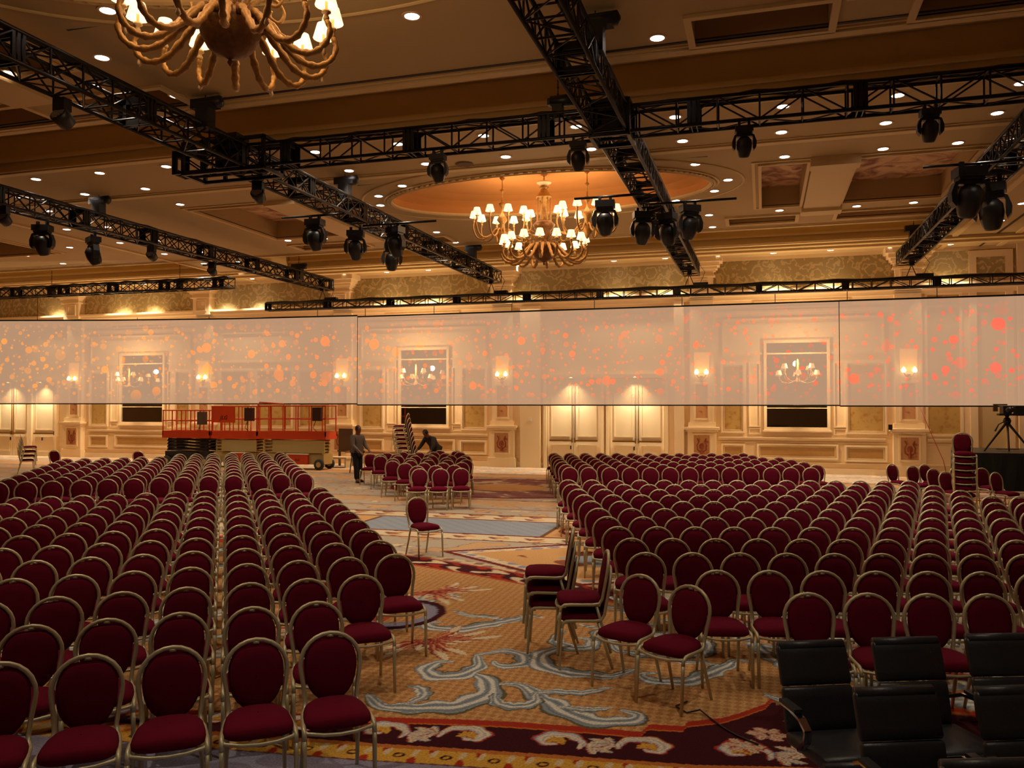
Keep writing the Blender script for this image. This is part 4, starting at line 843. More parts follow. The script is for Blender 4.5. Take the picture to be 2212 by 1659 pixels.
# ------------------------------------------------------------------ banquet chairs (front faces local -y)
def chair_parts(hi=True):
    n = 8 if hi else 5
    P = {}
    lean = lambda z: 0.185 + (z - 0.44) * 0.17
    seat = MB(); prof = [(0.0, 0.012), (0.9, 0.0), (0.99, 0.014), (1.01, 0.034), (0.98, 0.056), (0.86, 0.072), (0.6, 0.08), (0.02, 0.084)]; K = 24 if hi else 12; vs = []
    for sc, z in prof:
        for k in range(K):
            t = 2 * PI * k / K; c, s = math.cos(t), math.sin(t); e = 2.0 / 3.4
            x = 0.206 * sc * abs(c) ** e * (1 if c > 0 else -1); y = 0.215 * sc * abs(s) ** e * (1 if s > 0 else -1)
            x *= 1.0 - 0.1 * (y / 0.215) ; sag = 0.016 * (1 - (x / 0.21) ** 2) * (1 if z > 0.04 else 0) - 0.008 * (x / 0.2) ** 2
            vs.append((x, y - 0.01, 0.438 + z + sag * 0.8))
    seat.add(vs, [(i * K + k, i * K + (k + 1) % K, (i + 1) * K + (k + 1) % K, (i + 1) * K + k) for i in range(len(prof) - 1) for k in range(K)] + [tuple(range(K))[::-1]])
    P['seat'] = (seat, M_FAB)
    back = MB(); vs = []; profb = [(0.02, -0.028), (0.6, -0.026), (0.9, -0.018), (1.0, 0.0), (0.9, 0.016), (0.6, 0.022), (0.02, 0.024)]
    for sc, d in profb:
        for k in range(K):
            t = 2 * PI * k / K; c, s = math.cos(t), math.sin(t)
            ex = abs(c) ** 0.86 * (1 if c > 0 else -1); ez = abs(s) ** 0.86 * (1 if s > 0 else -1)
            wx = 0.176 * (1.0 + 0.06 * ez - 0.04 * (ez < 0) * abs(ez)); z = 0.695 + 0.208 * sc * ez
            if s > 0.9 and hi: z -= 0.014 * (s - 0.9) * 10 * sc
            vs.append((wx * sc * ex, lean(z) + d, z))
    back.add(vs, [(i * K + k, (i + 1) * K + k, (i + 1) * K + (k + 1) % K, i * K + (k + 1) % K) for i in range(len(profb) - 1) for k in range(K)])
    P['backrest'] = (back, M_FAB)
    fr = MB(); pts = []
    side = [(0.219, -0.205, 0.39), (0.219, -0.197, 0.43), (0.219, -0.165, 0.452), (0.216, -0.11, 0.456), (0.197, 0.1, 0.45), (0.178, 0.165, 0.455), (0.17, lean(0.5), 0.5), (0.182, lean(0.6), 0.6), (0.196, lean(0.68), 0.68)]
    arc = [(0.2 * math.cos(a), lean(0.73 + 0.19 * math.sin(a)), 0.73 + 0.19 * math.sin(a)) for a in np.linspace(0, PI, 13 if hi else 9)]
    pts = side + arc + [(-x, y, z) for x, y, z in side[::-1]]
    fr.tube(pts, 0.0155, n)
    if hi: fr.box(-0.02, 0.02, lean(0.9) - 0.01, lean(0.9) + 0.008, 0.893, 0.912)
    P['back_frame'] = (fr, M_GOLD)
    sf = MB(); sf.tube([(0.222, -0.15, 0.44), (0.2, -0.2, 0.43), (0.1, -0.226, 0.42), (0, -0.232, 0.416), (-0.1, -0.226, 0.42), (-0.2, -0.2, 0.43), (-0.222, -0.15, 0.44)], 0.012, n); fr.tube([(0.18, 0.15, 0.437), (-0.18, 0.15, 0.437)], 0.011, n)
    if hi: fr.tube([(0.06, 0.15, 0.44), (0.05, 0.2, 0.52)], 0.008, 5); fr.tube([(-0.06, 0.15, 0.44), (-0.05, 0.2, 0.52)], 0.008, 5)
    P['seat_frame'] = (sf, M_GOLD)
    legs = [[(0.219, -0.205, 0.39), (0.219, -0.21, 0.3), (0.219, -0.23, 0.0)], [(-0.219, -0.205, 0.39), (-0.219, -0.21, 0.3), (-0.219, -0.23, 0.0)], [(0.176, 0.14, 0.43), (0.18, 0.19, 0.25), (0.19, 0.27, 0.0)], [(-0.176, 0.14, 0.43), (-0.18, 0.19, 0.25), (-0.19, 0.27, 0.0)]]
    P['legs'] = [(MB().tube(l, [0.0155, 0.015, 0.013], n), M_GOLD) for l in legs]
    return P
CH = chair_parts(True)
def make_chair():
    r = empty('banquet_chair', (0, 0, 0)); tag(r, 'x', 'chair')
    for k in ('seat', 'backrest', 'back_frame', 'seat_frame'): CH[k][0].build(k, CH[k][1], r, True)
    for l, mm in CH['legs']: l.build('leg', mm, r, True)
    register(r); return r
CHAIR0 = make_chair(); USED = [False]
PLACED = []
def chair(x, y, face, label, group, z=0.0, tilt=0.0):
    """x, y of the top of the backrest; face = direction the sitter looks (degrees from +X)"""
    f = math.radians(face); rz = f + PI / 2 + random.uniform(-0.012, 0.012)
    ox, oy = x + 0.265 * math.cos(f), y + 0.265 * math.sin(f)
    PLACED.append((ox, oy))
    if not USED[0]: USED[0] = True; CHAIR0.location = (ox, oy, z); CHAIR0.rotation_euler = (tilt, 0, rz); CHAIR0['label'] = label; CHAIR0['group'] = group; return CHAIR0
    return copy_tree(CHAIR0, (ox, oy, z), rz, label, group, rot=(tilt, 0, rz) if tilt else None)
STUFF = []      # (ox, oy, rz) chairs beyond the largest ones
def in_view(x, y, z=0.92, mx=90):
    a = math.radians(16.76); dx, dy = x, y; dep = -dx * math.sin(a) + dy * math.cos(a); lat = dx * math.cos(a) + dy * math.sin(a)
    if dep < 1: return False
    px = 1106 + 1800 * lat / dep; py = 869 + 1800 * (2.5 - z) / dep
    m = 1800 * 0.35 / dep
    return -m < px < 2212 + m and py < 1659 + m * 0.6
def jit(s): return random.uniform(-s, s)
# left block, front part: 12 rows
L0 = np.array((-2.85, 5.15)); Lc = np.array((math.cos(math.radians(125.8)), math.sin(math.radians(125.8)))); Lr = np.array((math.cos(math.radians(37.0)), math.sin(math.radians(37.0))))
GL, GR, GC = 'chairs of the left block', 'chairs of the right block', 'chairs of the small middle group'
for row in range(12):
    last = (0, 0, 1, 2, 2, 2, 2, 2, 2, 2, 2, 2)[row]; k = 0
    for j in range(last, -19, -1):
        gap = -0.03 if j < -1 else 0.0
        p = L0 + Lc * 0.905 * row + Lr * (0.487 * j + gap); k += 1
        if not in_view(*p): continue
        chair(p[0] + jit(.006), p[1] + jit(.006), 125.8 - 180 + 1.0, 'burgundy oval-back banquet chair, %s row of left block, %s from its aisle end' % (ORD[row + 1], ORD[k]), GL)
# left block, rear part: 10 rows (beyond the 300 largest)
for row in range(10):
    for j in range(2, -16, -1):
        p = L0 + Lc * (13.06 + 0.93 * row) + Lr * (0.487 * j + (-0.03 if j < -1 else 0.0))
        q = p - Lr * 0
        if row >= 2 and j < -10: continue
        if row > 8 and j < -4: continue
        if in_view(*p): STUFF.append((p[0] + jit(.02), p[1] + jit(.02), math.radians(125.8 - 180)))
# right block, front part
R0 = np.array((0.34, 7.32)); Rc = np.array((math.cos(math.radians(79.7)), math.sin(math.radians(79.7)))); Rr = np.array((math.cos(math.radians(15.0)), math.sin(math.radians(15.0))))
for row in range(12):
    start = (0, -2, -4, -5, -6, -7, -8, -9, -10, -11, -12, -13)[row]; k = 0
    for j in range(start, 8):
        p = R0 + Rc * 1.005 * row + Rr * 0.487 * j; k += 1
        if row == 11 and j > 1: continue
        if row == 10 and j > 2: continue
        if row == 9 and j > 3: continue
        if row == 8 and j > 5: continue
        if not in_view(*p): continue
        chair(p[0] + jit(.006), p[1] + jit(.006), -76.5, 'burgundy oval-back banquet chair, %s row of right block, %s from its aisle end' % (ORD[row + 1], ORD[k]), GR)
# right block, rear part: 7 rows, staggered
E0 = np.array((-4.5, 19.75)); Ed = np.array((-0.288, 0.915)); 
ends = [15, 14, 13, 12, 12, 12, 12]
for row in range(7):
    for j in range(0, (13, 14, 14, 14, 14, 13, 13)[row]):
        p = E0 + Ed * row + np.array((math.cos(math.radians(16.2)), math.sin(math.radians(16.2)))) * 0.487 * j
        STUFF.append((p[0] + jit(.02), p[1] + jit(.02), math.radians(-77)))
# small middle group, facing the stage
# floor positions measured row by row
MIDR = [[(-7.8, 18.32), (-7.33, 18.47), (-6.91, 18.74)], [(-8.19, 19.1), (-7.81, 19.37), (-7.43, 19.65)], [(-8.87, 19.88), (-8.47, 20.17), (-7.99, 20.31), (-7.58, 20.61)], [(-9.54, 20.56), (-9.15, 20.86), (-8.75, 21.17), (-8.26, 21.32), (-7.84, 21.64)], [(-9.96, 21.49), (-9.54, 21.72), (-9.16, 22.04), (-8.67, 22.29), (-8.27, 22.52)],
        [(-10.74, 22.31), (-10.29, 22.55), (-9.81, 22.7), (-9.38, 22.94), (-8.88, 23.2), (-8.47, 23.32)], [(-11.57, 23.32), (-11.12, 23.1), (-10.7, 23.35), (-10.23, 23.49), (-9.74, 23.63), (-9.41, 24.1)], [(-11.34, 24.01), (-10.9, 24.27), (-10.42, 24.41), (-10.02, 24.66), (-9.18, 24.79)], [(-10.14, 25.5), (-9.55, 25.46)]]
for i, rw in enumerate(MIDR):
    for k, (x, y) in enumerate(rw):
        chair(x, y, -73 + jit(4), 'burgundy banquet chair in the middle group, %s row, %s from the left' % (ORD[i + 1], ORD[k + 1]), GC)
# loose chairs
chair(-5.51, 12.80, -38, 'single burgundy banquet chair standing alone in the centre aisle, turned right', 'loose chairs')
chair(-1.07, 7.66, -112, 'burgundy chair angled left beside the two-chair stack at the right block', 'loose chairs')
chair(-0.60, 7.33, -118, 'burgundy chair furthest forward at the corner of the right block', 'loose chairs')
# stacks
def stack(x, y, face, n, where, dz=0.15, step=0.0):
    f = math.radians(face)
    for k in range(n):
        pos = 'topmost' if k == n - 1 else 'lowest' if k == 0 else ORD[k + 1] + ' from the bottom'
        chair(x - step * k * math.cos(f), y - step * k * math.sin(f), face, 'burgundy banquet chair, %s in %s' % (pos, where), 'stacked chairs, ' + where, z=k * dz)
stack(-1.82, 8.35, 192, 3, 'the three-high stack by the centre aisle', 0.15, -0.02)
stack(-1.42, 7.98, 196, 2, 'the two-high stack beside the front right block', 0.15, -0.02)
stack(4.23, 20.68, -94, 7, 'the tall stack behind the right block', 0.15, -0.01)
stack(-11.25, 26.1, 190, 9, 'the tall leaning stack beside the bending person', 0.15, -0.034)
# turned cluster near the black riser
for k, (x, y, fa) in enumerate(((3.12, 23.15, -50), (3.52, 22.63, -55), (3.9, 23.3, -52), (3.84, 21.83, -55), (3.95, 21.0, -58), (4.5, 22.7, -55), (5.0, 22.4, -60), (4.98, 21.09, -50))):
    chair(x, y, fa, 'burgundy chair turned to the right near the black riser, %s from the left' % ORD[k + 1], 'turned chairs by the riser')
for k, (x, y) in enumerate(((-19.4, 22.4), (-22.3, 21.9))):
    chair(x, y, 100, 'dark chair %s the far left rows, back to the stage' % ('just behind' if k == 0 else 'at the far left corner behind'), 'stray chairs behind the left block')
stack(-24.8, 22.8, 47, 4, 'the stack at the photo edge far left', 0.15, -0.03)

def chair_mass():
    P = chair_parts(False); parts = [(P['seat'][0], 0), (P['backrest'][0], 0), (P['back_frame'][0], 1), (P['seat_frame'][0], 1)] + [(l, 1) for l, _ in P['legs']]
    V = []; F = []; MI = []; SM = []
    for mb, mi in parts:
        o = len(V); V += mb.v
        for f in mb.f: F.append([i + o for i in f]); MI.append(mi)
    V = np.array(V); n = len(V); allV = []; allF = []; allM = []
    for q, (x, y, f) in enumerate(STUFF):
        rz = f + PI / 2; c, s = math.cos(rz), math.sin(rz); ox, oy = x + 0.265 * math.cos(f), y + 0.265 * math.sin(f)
        W = np.stack([V[:, 0] * c - V[:, 1] * s + ox, V[:, 0] * s + V[:, 1] * c + oy, V[:, 2]], 1); allV.append(W)
        allF += [[i + q * n for i in ff] for ff in F]; allM += MI
    me = bpy.data.meshes.new('banquet_chairs'); me.from_pydata(np.concatenate(allV).tolist(), [], allF); me.materials.append(M_FAB); me.materials.append(M_GOLD)
    me.polygons.foreach_set('material_index', allM); me.polygons.foreach_set('use_smooth', [True] * len(allF)); me.update()
    o = bpy.data.objects.new('banquet_chairs', me); COL.objects.link(o)
    tag(o, 'distant rows of burgundy banquet chairs at the back of both blocks', 'chairs', kind='stuff')
chair_mass()
print('chairs placed', len(PLACED), 'mass', len(STUFF))

# ------------------------------------------------------------------ black leather office chairs
def office_chair():
    r = empty('office_chair', (0, 0, 0)); tag(r, 'x', 'office chair', 'black leather office chairs')
    def pad(w, y0, z0, y1, z1, th, n=7, seam=True):
        b = MB(); vs = []; d = Vector((0, y1 - y0, z1 - z0)); L = d.length; d.normalize(); nrm = Vector((0, -d.z, d.y))
        ring = [(-1, -0.6), (-0.97, -1), (0.97, -1), (1, -0.6), (1, 0.6), (0.97, 1), (-0.97, 1), (-1, 0.6)]
        for i in range(n):
            t = i / (n - 1); e = 1.0 if 0 < i < n - 1 else 0.55; cpos = Vector((0, y0, z0)) + d * (L * (0.5 + 0.5 * math.sin(PI * (t - 0.5))))
            for a, c in ring: vs.append(cpos + Vector((a * w / 2 * (1 - 0.03 * (e < 1)), 0, 0)) + nrm * (c * th / 2 * e))
        k = len(ring); b.add(vs, [(i * k + j, i * k + (j + 1) % k, (i + 1) * k + (j + 1) % k, (i + 1) * k + j) for i in range(n - 1) for j in range(k)] + [tuple(range(k))[::-1], tuple(range((n - 1) * k, n * k))]); return b
    s = pad(0.47, -0.27, 0.47, 0.22, 0.44, 0.07); s.tube([(-0.235, -0.27, 0.45), (0.235, -0.27, 0.45)], 0.035, 8); s.build('seat', M_LEATH, r, True)
    b = pad(0.455, 0.22, 0.46, 0.275, 0.72, 0.05); lo = b.build('backrest', M_LEATH, r, True)
    b = pad(0.455, 0.278, 0.725, 0.35, 0.955, 0.05); b.tube([(-0.215, 0.352, 0.95), (0.215, 0.352, 0.95)], 0.034, 10); b.build('upper_cushion', M_LEATH, lo, True)
    for q in (-1, 1):
        a = MB(); P = [(0.25, 0.27, 0.62), (0.275, 0.16, 0.67), (0.285, 0.02, 0.68), (0.285, -0.1, 0.665), (0.283, -0.17, 0.62), (0.28, -0.15, 0.55), (0.26, -0.03, 0.46), (0.2, 0.03, 0.42)]
        for i in range(len(P) - 1):
            p, t = Vector(P[i]), Vector(P[i + 1]); dd = (t - p); side = Vector((0.022, 0, 0)); nn = dd.cross(Vector((1, 0, 0))).normalized() * 0.009
            vs = [p - side - nn, p + side - nn, p + side + nn, p - side + nn, t - side - nn, t + side - nn, t + side + nn, t - side + nn]
            a.add([(v[0] * q, v[1], v[2]) for v in vs], [(0, 1, 2, 3), (7, 6, 5, 4), (0, 4, 5, 1), (1, 5, 6, 2), (2, 6, 7, 3), (3, 7, 4, 0)])
        arm = a.build('armrest', M_CHROME, r)
        MB().box(q * 0.285 - 0.026, q * 0.285 + 0.026, -0.06, 0.14, 0.685, 0.705).build('arm_pad', M_LEATH, arm)
    MB().lathe([(0.03, 0.1), (0.03, 0.3), (0.018, 0.3), (0.018, 0.42), (0.09, 0.425), (0.09, 0.44)], 12).build('gas_column', M_CHROME, r, True)
    for k in range(5):
        t = 2 * PI * k / 5 + 0.3; c, sn = math.cos(t), math.sin(t); lg = MB().tube([(0, 0, 0.12), (0.15 * c, 0.15 * sn, 0.11), (0.3 * c, 0.3 * sn, 0.075)], [0.03, 0.022, 0.016], 6).build('base_leg', M_CHROME, r, True)
        MB().lathe([(0.01, -0.022), (0.03, -0.02), (0.03, 0.02), (0.01, 0.022)], 10, M=Matrix.Translation((0.3 * c, 0.3 * sn, 0.03)) @ Matrix.Rotation(t, 4, 'Z') @ Matrix.Rotation(PI / 2, 4, 'X')).build('caster', M_BLACK, lg)
    register(r); return r
oc = office_chair()
OC = [(0.28, 5.67, -66, 'black leather office chair at the left of the rear row, chrome arm showing'), (0.87, 5.93, -68, 'black leather office chair in the middle of the rear row of three'), (1.47, 6.2, -70, 'black leather office chair at the right of the rear row, by the photo edge'),
      (0.66, 4.89, -68, 'black leather office chair at the left of the second row'), (1.28, 5.09, -68, 'black leather office chair at the right of the second row'), (0.92, 4.02, -70, 'black leather office chair nearest the camera, only its top edge visible')]
for k, (x, y, fa, lb) in enumerate(OC):
    f = math.radians(fa); o = oc if k == 0 else copy_tree(oc, label=lb); o['label'] = lb
    o.location = (x + 0.35 * math.cos(f), y + 0.35 * math.sin(f), 0); o.rotation_euler = (0, 0, f + PI / 2)

# ------------------------------------------------------------------ scissor lifts
def letters(parent, body, size, loc, m, shear=0.0, rot=(PI / 2, 0, 0)):
    t = bpy.data.curves.new('lettering', 'FONT'); t.body = body; t.size = size; t.extrude = 0.003; t.align_x = 'CENTER'; t.shear = shear
    q = bpy.data.objects.new('lettering_curve', t); COL.objects.link(q); bpy.context.view_layer.update()
    me = bpy.data.meshes.new_from_object(q.evaluated_get(bpy.context.evaluated_depsgraph_get())); bpy.data.objects.remove(q); me.materials.clear(); me.materials.append(m)
    o = bpy.data.objects.new('lettering', me); COL.objects.link(o); o.parent = parent; o.location = loc; o.rotation_euler = rot; return o
def scissor_lift(x0, x1, y, label, deck=1.12, rail=2.3, body='dark', gate=False, sign=False):
    r = empty('scissor_lift', ((x0 + x1) / 2, y, 0)); tag(r, label, 'scissor lift', 'orange scissor lifts'); h = (x1 - x0) / 2; d = 0.42
    MB().box(-h, h, -d, d, deck, deck + 0.12).box(-h, h, -d, -d + 0.04, deck + 0.12, deck + 0.28).box(-h, h, d - 0.04, d, deck + 0.12, deck + 0.28).box(-h, -h + 0.04, -d, d, deck + .12, deck + .28).box(h - 0.04, h, -d, d, deck + .12, deck + .28).build('platform', M_ORANGE, r)
    g = MB(); zs = (deck + 0.28, rail); xs = [-h + 0.03 + i * (2 * h - 0.06) / 5 for i in range(6)]
    for yy in (-d + 0.02, d - 0.02):
        for x in xs: g.tube([(x, yy, zs[0]), (x, yy, zs[1])], 0.022, 6)
        for z in (rail, (rail + deck + 0.28) / 2): g.tube([(-h, yy, z), (h, yy, z)], 0.022, 6)
    for xx in (-h + 0.02, h - 0.02):
        for z in (rail, (rail + deck + 0.28) / 2): g.tube([(xx, -d, z), (xx, d, z)], 0.022, 6)
    g.build('guard_rail', M_ORANGE, r)
    if gate: MB().tube([(-h + 0.05, -d, 1.5), (-h + 0.05, -d, rail + 0.06), (-h + 0.12, -d, rail + 0.14), (-h + 1.1, -d, rail + 0.08), (-h + 1.2, -d, rail - 0.02), (-h + 1.2, -d, 1.5)], 0.028, 7).build('gate', M_ORANGE, r)
    if sign:
        s = MB().box(-h + 0.1, -h + 1.1, -d - 0.05, -d - 0.02, rail - 0.62, rail - 0.02).build('sign_panel', M_ORANGE, r)
        letters(s, 'JLG', 0.22, (-h + 0.6, -d - 0.055, rail - 0.5), M_BLACK, 0.3)
    bm_ = M_BLACK if body == 'dark' else M_MCREAM
    b = MB()
    for i in range(4):       # folded scissor arms
        z = 0.62 + i * 0.12
        for yy in (-0.3, 0.3):
            b.tube([(-h * 0.85, yy, z), (h * 0.85, yy, z + 0.09)], 0.035, 4); b.tube([(-h * 0.85, yy * 0.8, z + 0.09), (h * 0.85, yy * 0.8, z)], 0.035, 4)
        for xx in (-h * 0.8, 0, h * 0.8): b.tube([(xx, -0.34, z + 0.05), (xx, 0.34, z + 0.05)], 0.03, 6)
    b.build('scissor_arms', bm_, r)
    if body != 'dark': MB().box(-h * 0.55, h * 0.96, -d + 0.03, -d + 0.06, 0.62, deck - 0.03).build('side_cover', M_MCREAM, r)
    MB().box(-h * 0.92, h * 0.92, -0.34, 0.34, 0.2, 0.58).build('chassis', bm_, r)
    bx = MB().box(-h * 0.1, h * 0.5, -0.44, -0.34, 0.2, 0.56).build('battery_box', M_ORANGE if body != 'dark' else M_BLACK, r)
    if body != 'dark':
        letters(bx, 'JLG', 0.12, (h * 0.2, -0.445, 0.33), M_BLACK)
        MB().box(-h * 0.12, h * 0.52, -0.46, -0.3, 0.56, 0.6).build('tray_lid', M_WHITE, r)
    for xx in (-h * 0.78, h * 0.82):
        for yy in (-0.42, 0.36):
            w_ = MB().lathe([(0.05, -0.05), (0.19, -0.05), (0.2, -0.02), (0.2, 0.04), (0.19, 0.06), (0.05, 0.06)], 18, M=Matrix.Translation((xx, yy, 0.2)) @ Matrix.Rotation(PI / 2, 4, 'X')).build('wheel', M_TYRE, r, True)
            MB().lathe([(0.0, 0.065), (0.1, 0.062), (0.11, 0.05)], 12, M=Matrix.Translation((xx, yy, 0.2)) @ Matrix.Rotation(PI / 2, 4, 'X')).build('hub_cap', M_MCREAM, w_)
    c = MB().box(h - 0.5, h - 0.15, -d - 0.1, -d + 0.06, rail - 0.55, rail - 0.05).build('control_box', M_RED if body != 'dark' else M_CAB, r)
    MB().tube([(h - 0.4, -d - 0.02, rail - 0.55), (h - 0.5, -d - 0.05, rail - 0.8), (h - 0.38, -d, deck + 0.3)], 0.012, 5).build('control_cable', M_BLACK, r)
scissor_lift(-22.75, -20.55, 28.0, 'leftmost low orange scissor lift with black folded arms', 1.1, 2.18, 'dark')
scissor_lift(-20.45, -18.4, 27.95, 'middle orange scissor lift with a lettered sign on its rail', 1.1, 2.34, 'cream', sign=True)
scissor_lift(-18.3, -15.4, 27.8, 'rightmost orange scissor lift with cream sides and orange battery box', 1.12, 2.36, 'cream', gate=True)
tag(MB().box(-0.3, 0.3, -0.04, 0.04, 0.62, 1.46).box(-0.34, 0.34, -0.06, 0.1, 0.55, 0.62).box(-0.3, -0.24, -0.05, 0.05, 0, 0.6).box(0.24, 0.3, -0.05, 0.05, 0, 0.6).build('equipment_cabinet', M_CAB, loc=(-15.75, 29.6, 0)), 'brown equipment cabinet standing right of the lifts by the wall', 'cabinet')
tag(MB().box(-0.55, 0.45, -0.3, 0.3, 0.34, 0.4).box(-0.5, -0.44, -0.25, 0.25, 0, 0.34).box(0.35, 0.4, -0.25, 0.25, 0, 0.34).build('low_platform', M_SAND, loc=(-15.65, 28.9, 0)), 'low pale folding step on the floor right of the lifts', 'step')
# folding table behind the middle group
r = empty('folding_table', (-13.2, 27.0, 0)); tag(r, 'folding table behind the standing man and the middle chairs', 'table')
MB().box(-1.0, 1.0, -0.38, 0.38, 0.72, 0.76).build('table_top', M_WOOD, r)
for s in (-1, 1):
    for q in (-1, 1): MB().tube([(s * 0.75, q * 0.3, 0.72), (s * 0.85, q * 0.3, 0)], 0.018, 6).build('leg', M_BLACK, r)
for k, (x, hh) in enumerate(((-0.7, 0.12), (-0.45, 0.2), (-0.2, 0.1))):
    tag(MB().lathe([(0.035, 0), (0.035, hh * 0.7), (0.015, hh * 0.85), (0.015, hh)], 10).build('bottle', (M_WHITE, M_RED, M_ORANGE)[k], None, True, (-13.2 + x, 26.9, 0.76)), ('white', 'brown', 'orange')[k] + ' bottle on the folding table behind the men', 'bottle', 'items on the folding table')

# ------------------------------------------------------------------ camera riser, tripod and camera
r = empty('camera_riser', (7.3, 28.0, 0)); tag(r, 'black draped riser at the right edge carrying the video camera', 'riser')
b = MB(); b.box(-1.55, 3.2, -1.4, 1.6, 0.98, 1.06); b.build('deck', M_BLACK, r)
b = MB(); n = 60; vs = []
path = [(-1.55, 1.6), (-1.55, -1.4), (3.2, -1.4)]; seg = []
for i in range(n + 1):
    t = i / n * (3.0 + 4.75)
    x, y = (-1.55, 1.6 - t) if t < 3.0 else (-1.55 + t - 3.0, -1.4); o = 0.04 * math.sin(i * 1.9)
    vs += [(x - (0.03 + o if t < 3 else 0), y - (0 if t < 3 else 0.03 + o), 0.0), (x, y, 1.06)]
b.add(vs, [(2 * i, 2 * i + 2, 2 * i + 3, 2 * i + 1) for i in range(n)]); b.build('drape', M_DRAPE, r)
r = empty('tripod', (6.85, 27.6, 1.06)); r.scale = (0.88,) * 3; tag(r, 'black video tripod with spread legs on the riser', 'tripod')
for k, (cx_, cy_) in enumerate(((-0.72, -0.1), (0.62, -0.35), (0.2, 0.6))):
    MB().tube([(0, 0, 0.98), (cx_ * 0.5, cy_ * 0.5, 0.5), (cx_, cy_, 0.0)], [0.045, 0.035, 0.028], 6).build('leg', M_BLACK, r)
MB().lathe([(0.04, 0.88), (0.1, 0.92), (0.13, 1.02), (0.1, 1.1), (0.05, 1.14), (0.08, 1.2)], 12).build('fluid_head', M_BLACK, r, True)
MB().tube([(0, -0.05, 1.05), (-0.3, -0.2, 0.9), (-0.42, -0.25, 0.68)], [0.015, 0.02, 0.03], 6).build('pan_handle', M_BLACK, r)
MB().tube([(0, 0, 0.8), (0.02, 0, 0.1)], 0.02, 6).box(-0.35, 0.35, -0.02, 0.02, 0.06, 0.09).build('spreader', M_CHROME, r)
r = empty('video_camera', (6.83, 27.6, 2.11)); tag(r, 'black broadcast camera with viewfinder box on the tripod', 'camera')
MB().box(-0.22, 0.22, -0.16, 0.12, 0.0, 0.06).box(-0.1, 0.12, -0.1, 0.3, 0.06, 0.28).build('body', M_BLACK, r)
MB().box(0.16, 0.48, -0.32, -0.08, 0.0, 0.28).build('viewfinder', M_BLACK, r); MB().box(-0.36, -0.24, -0.1, 0.0, 0.12, 0.34).box(-0.34, 0.02, -0.06, -0.03, 0.3, 0.34).build('bracket', M_CHROME, r)
MB().lathe([(0.05, 0.3), (0.08, 0.36), (0.09, 0.55)], 12, M=Matrix.Rotation(PI / 2, 4, 'X') @ Matrix.Translation((0, 0.17, -0.1))).build('lens_barrel', M_BLACK, r, True)

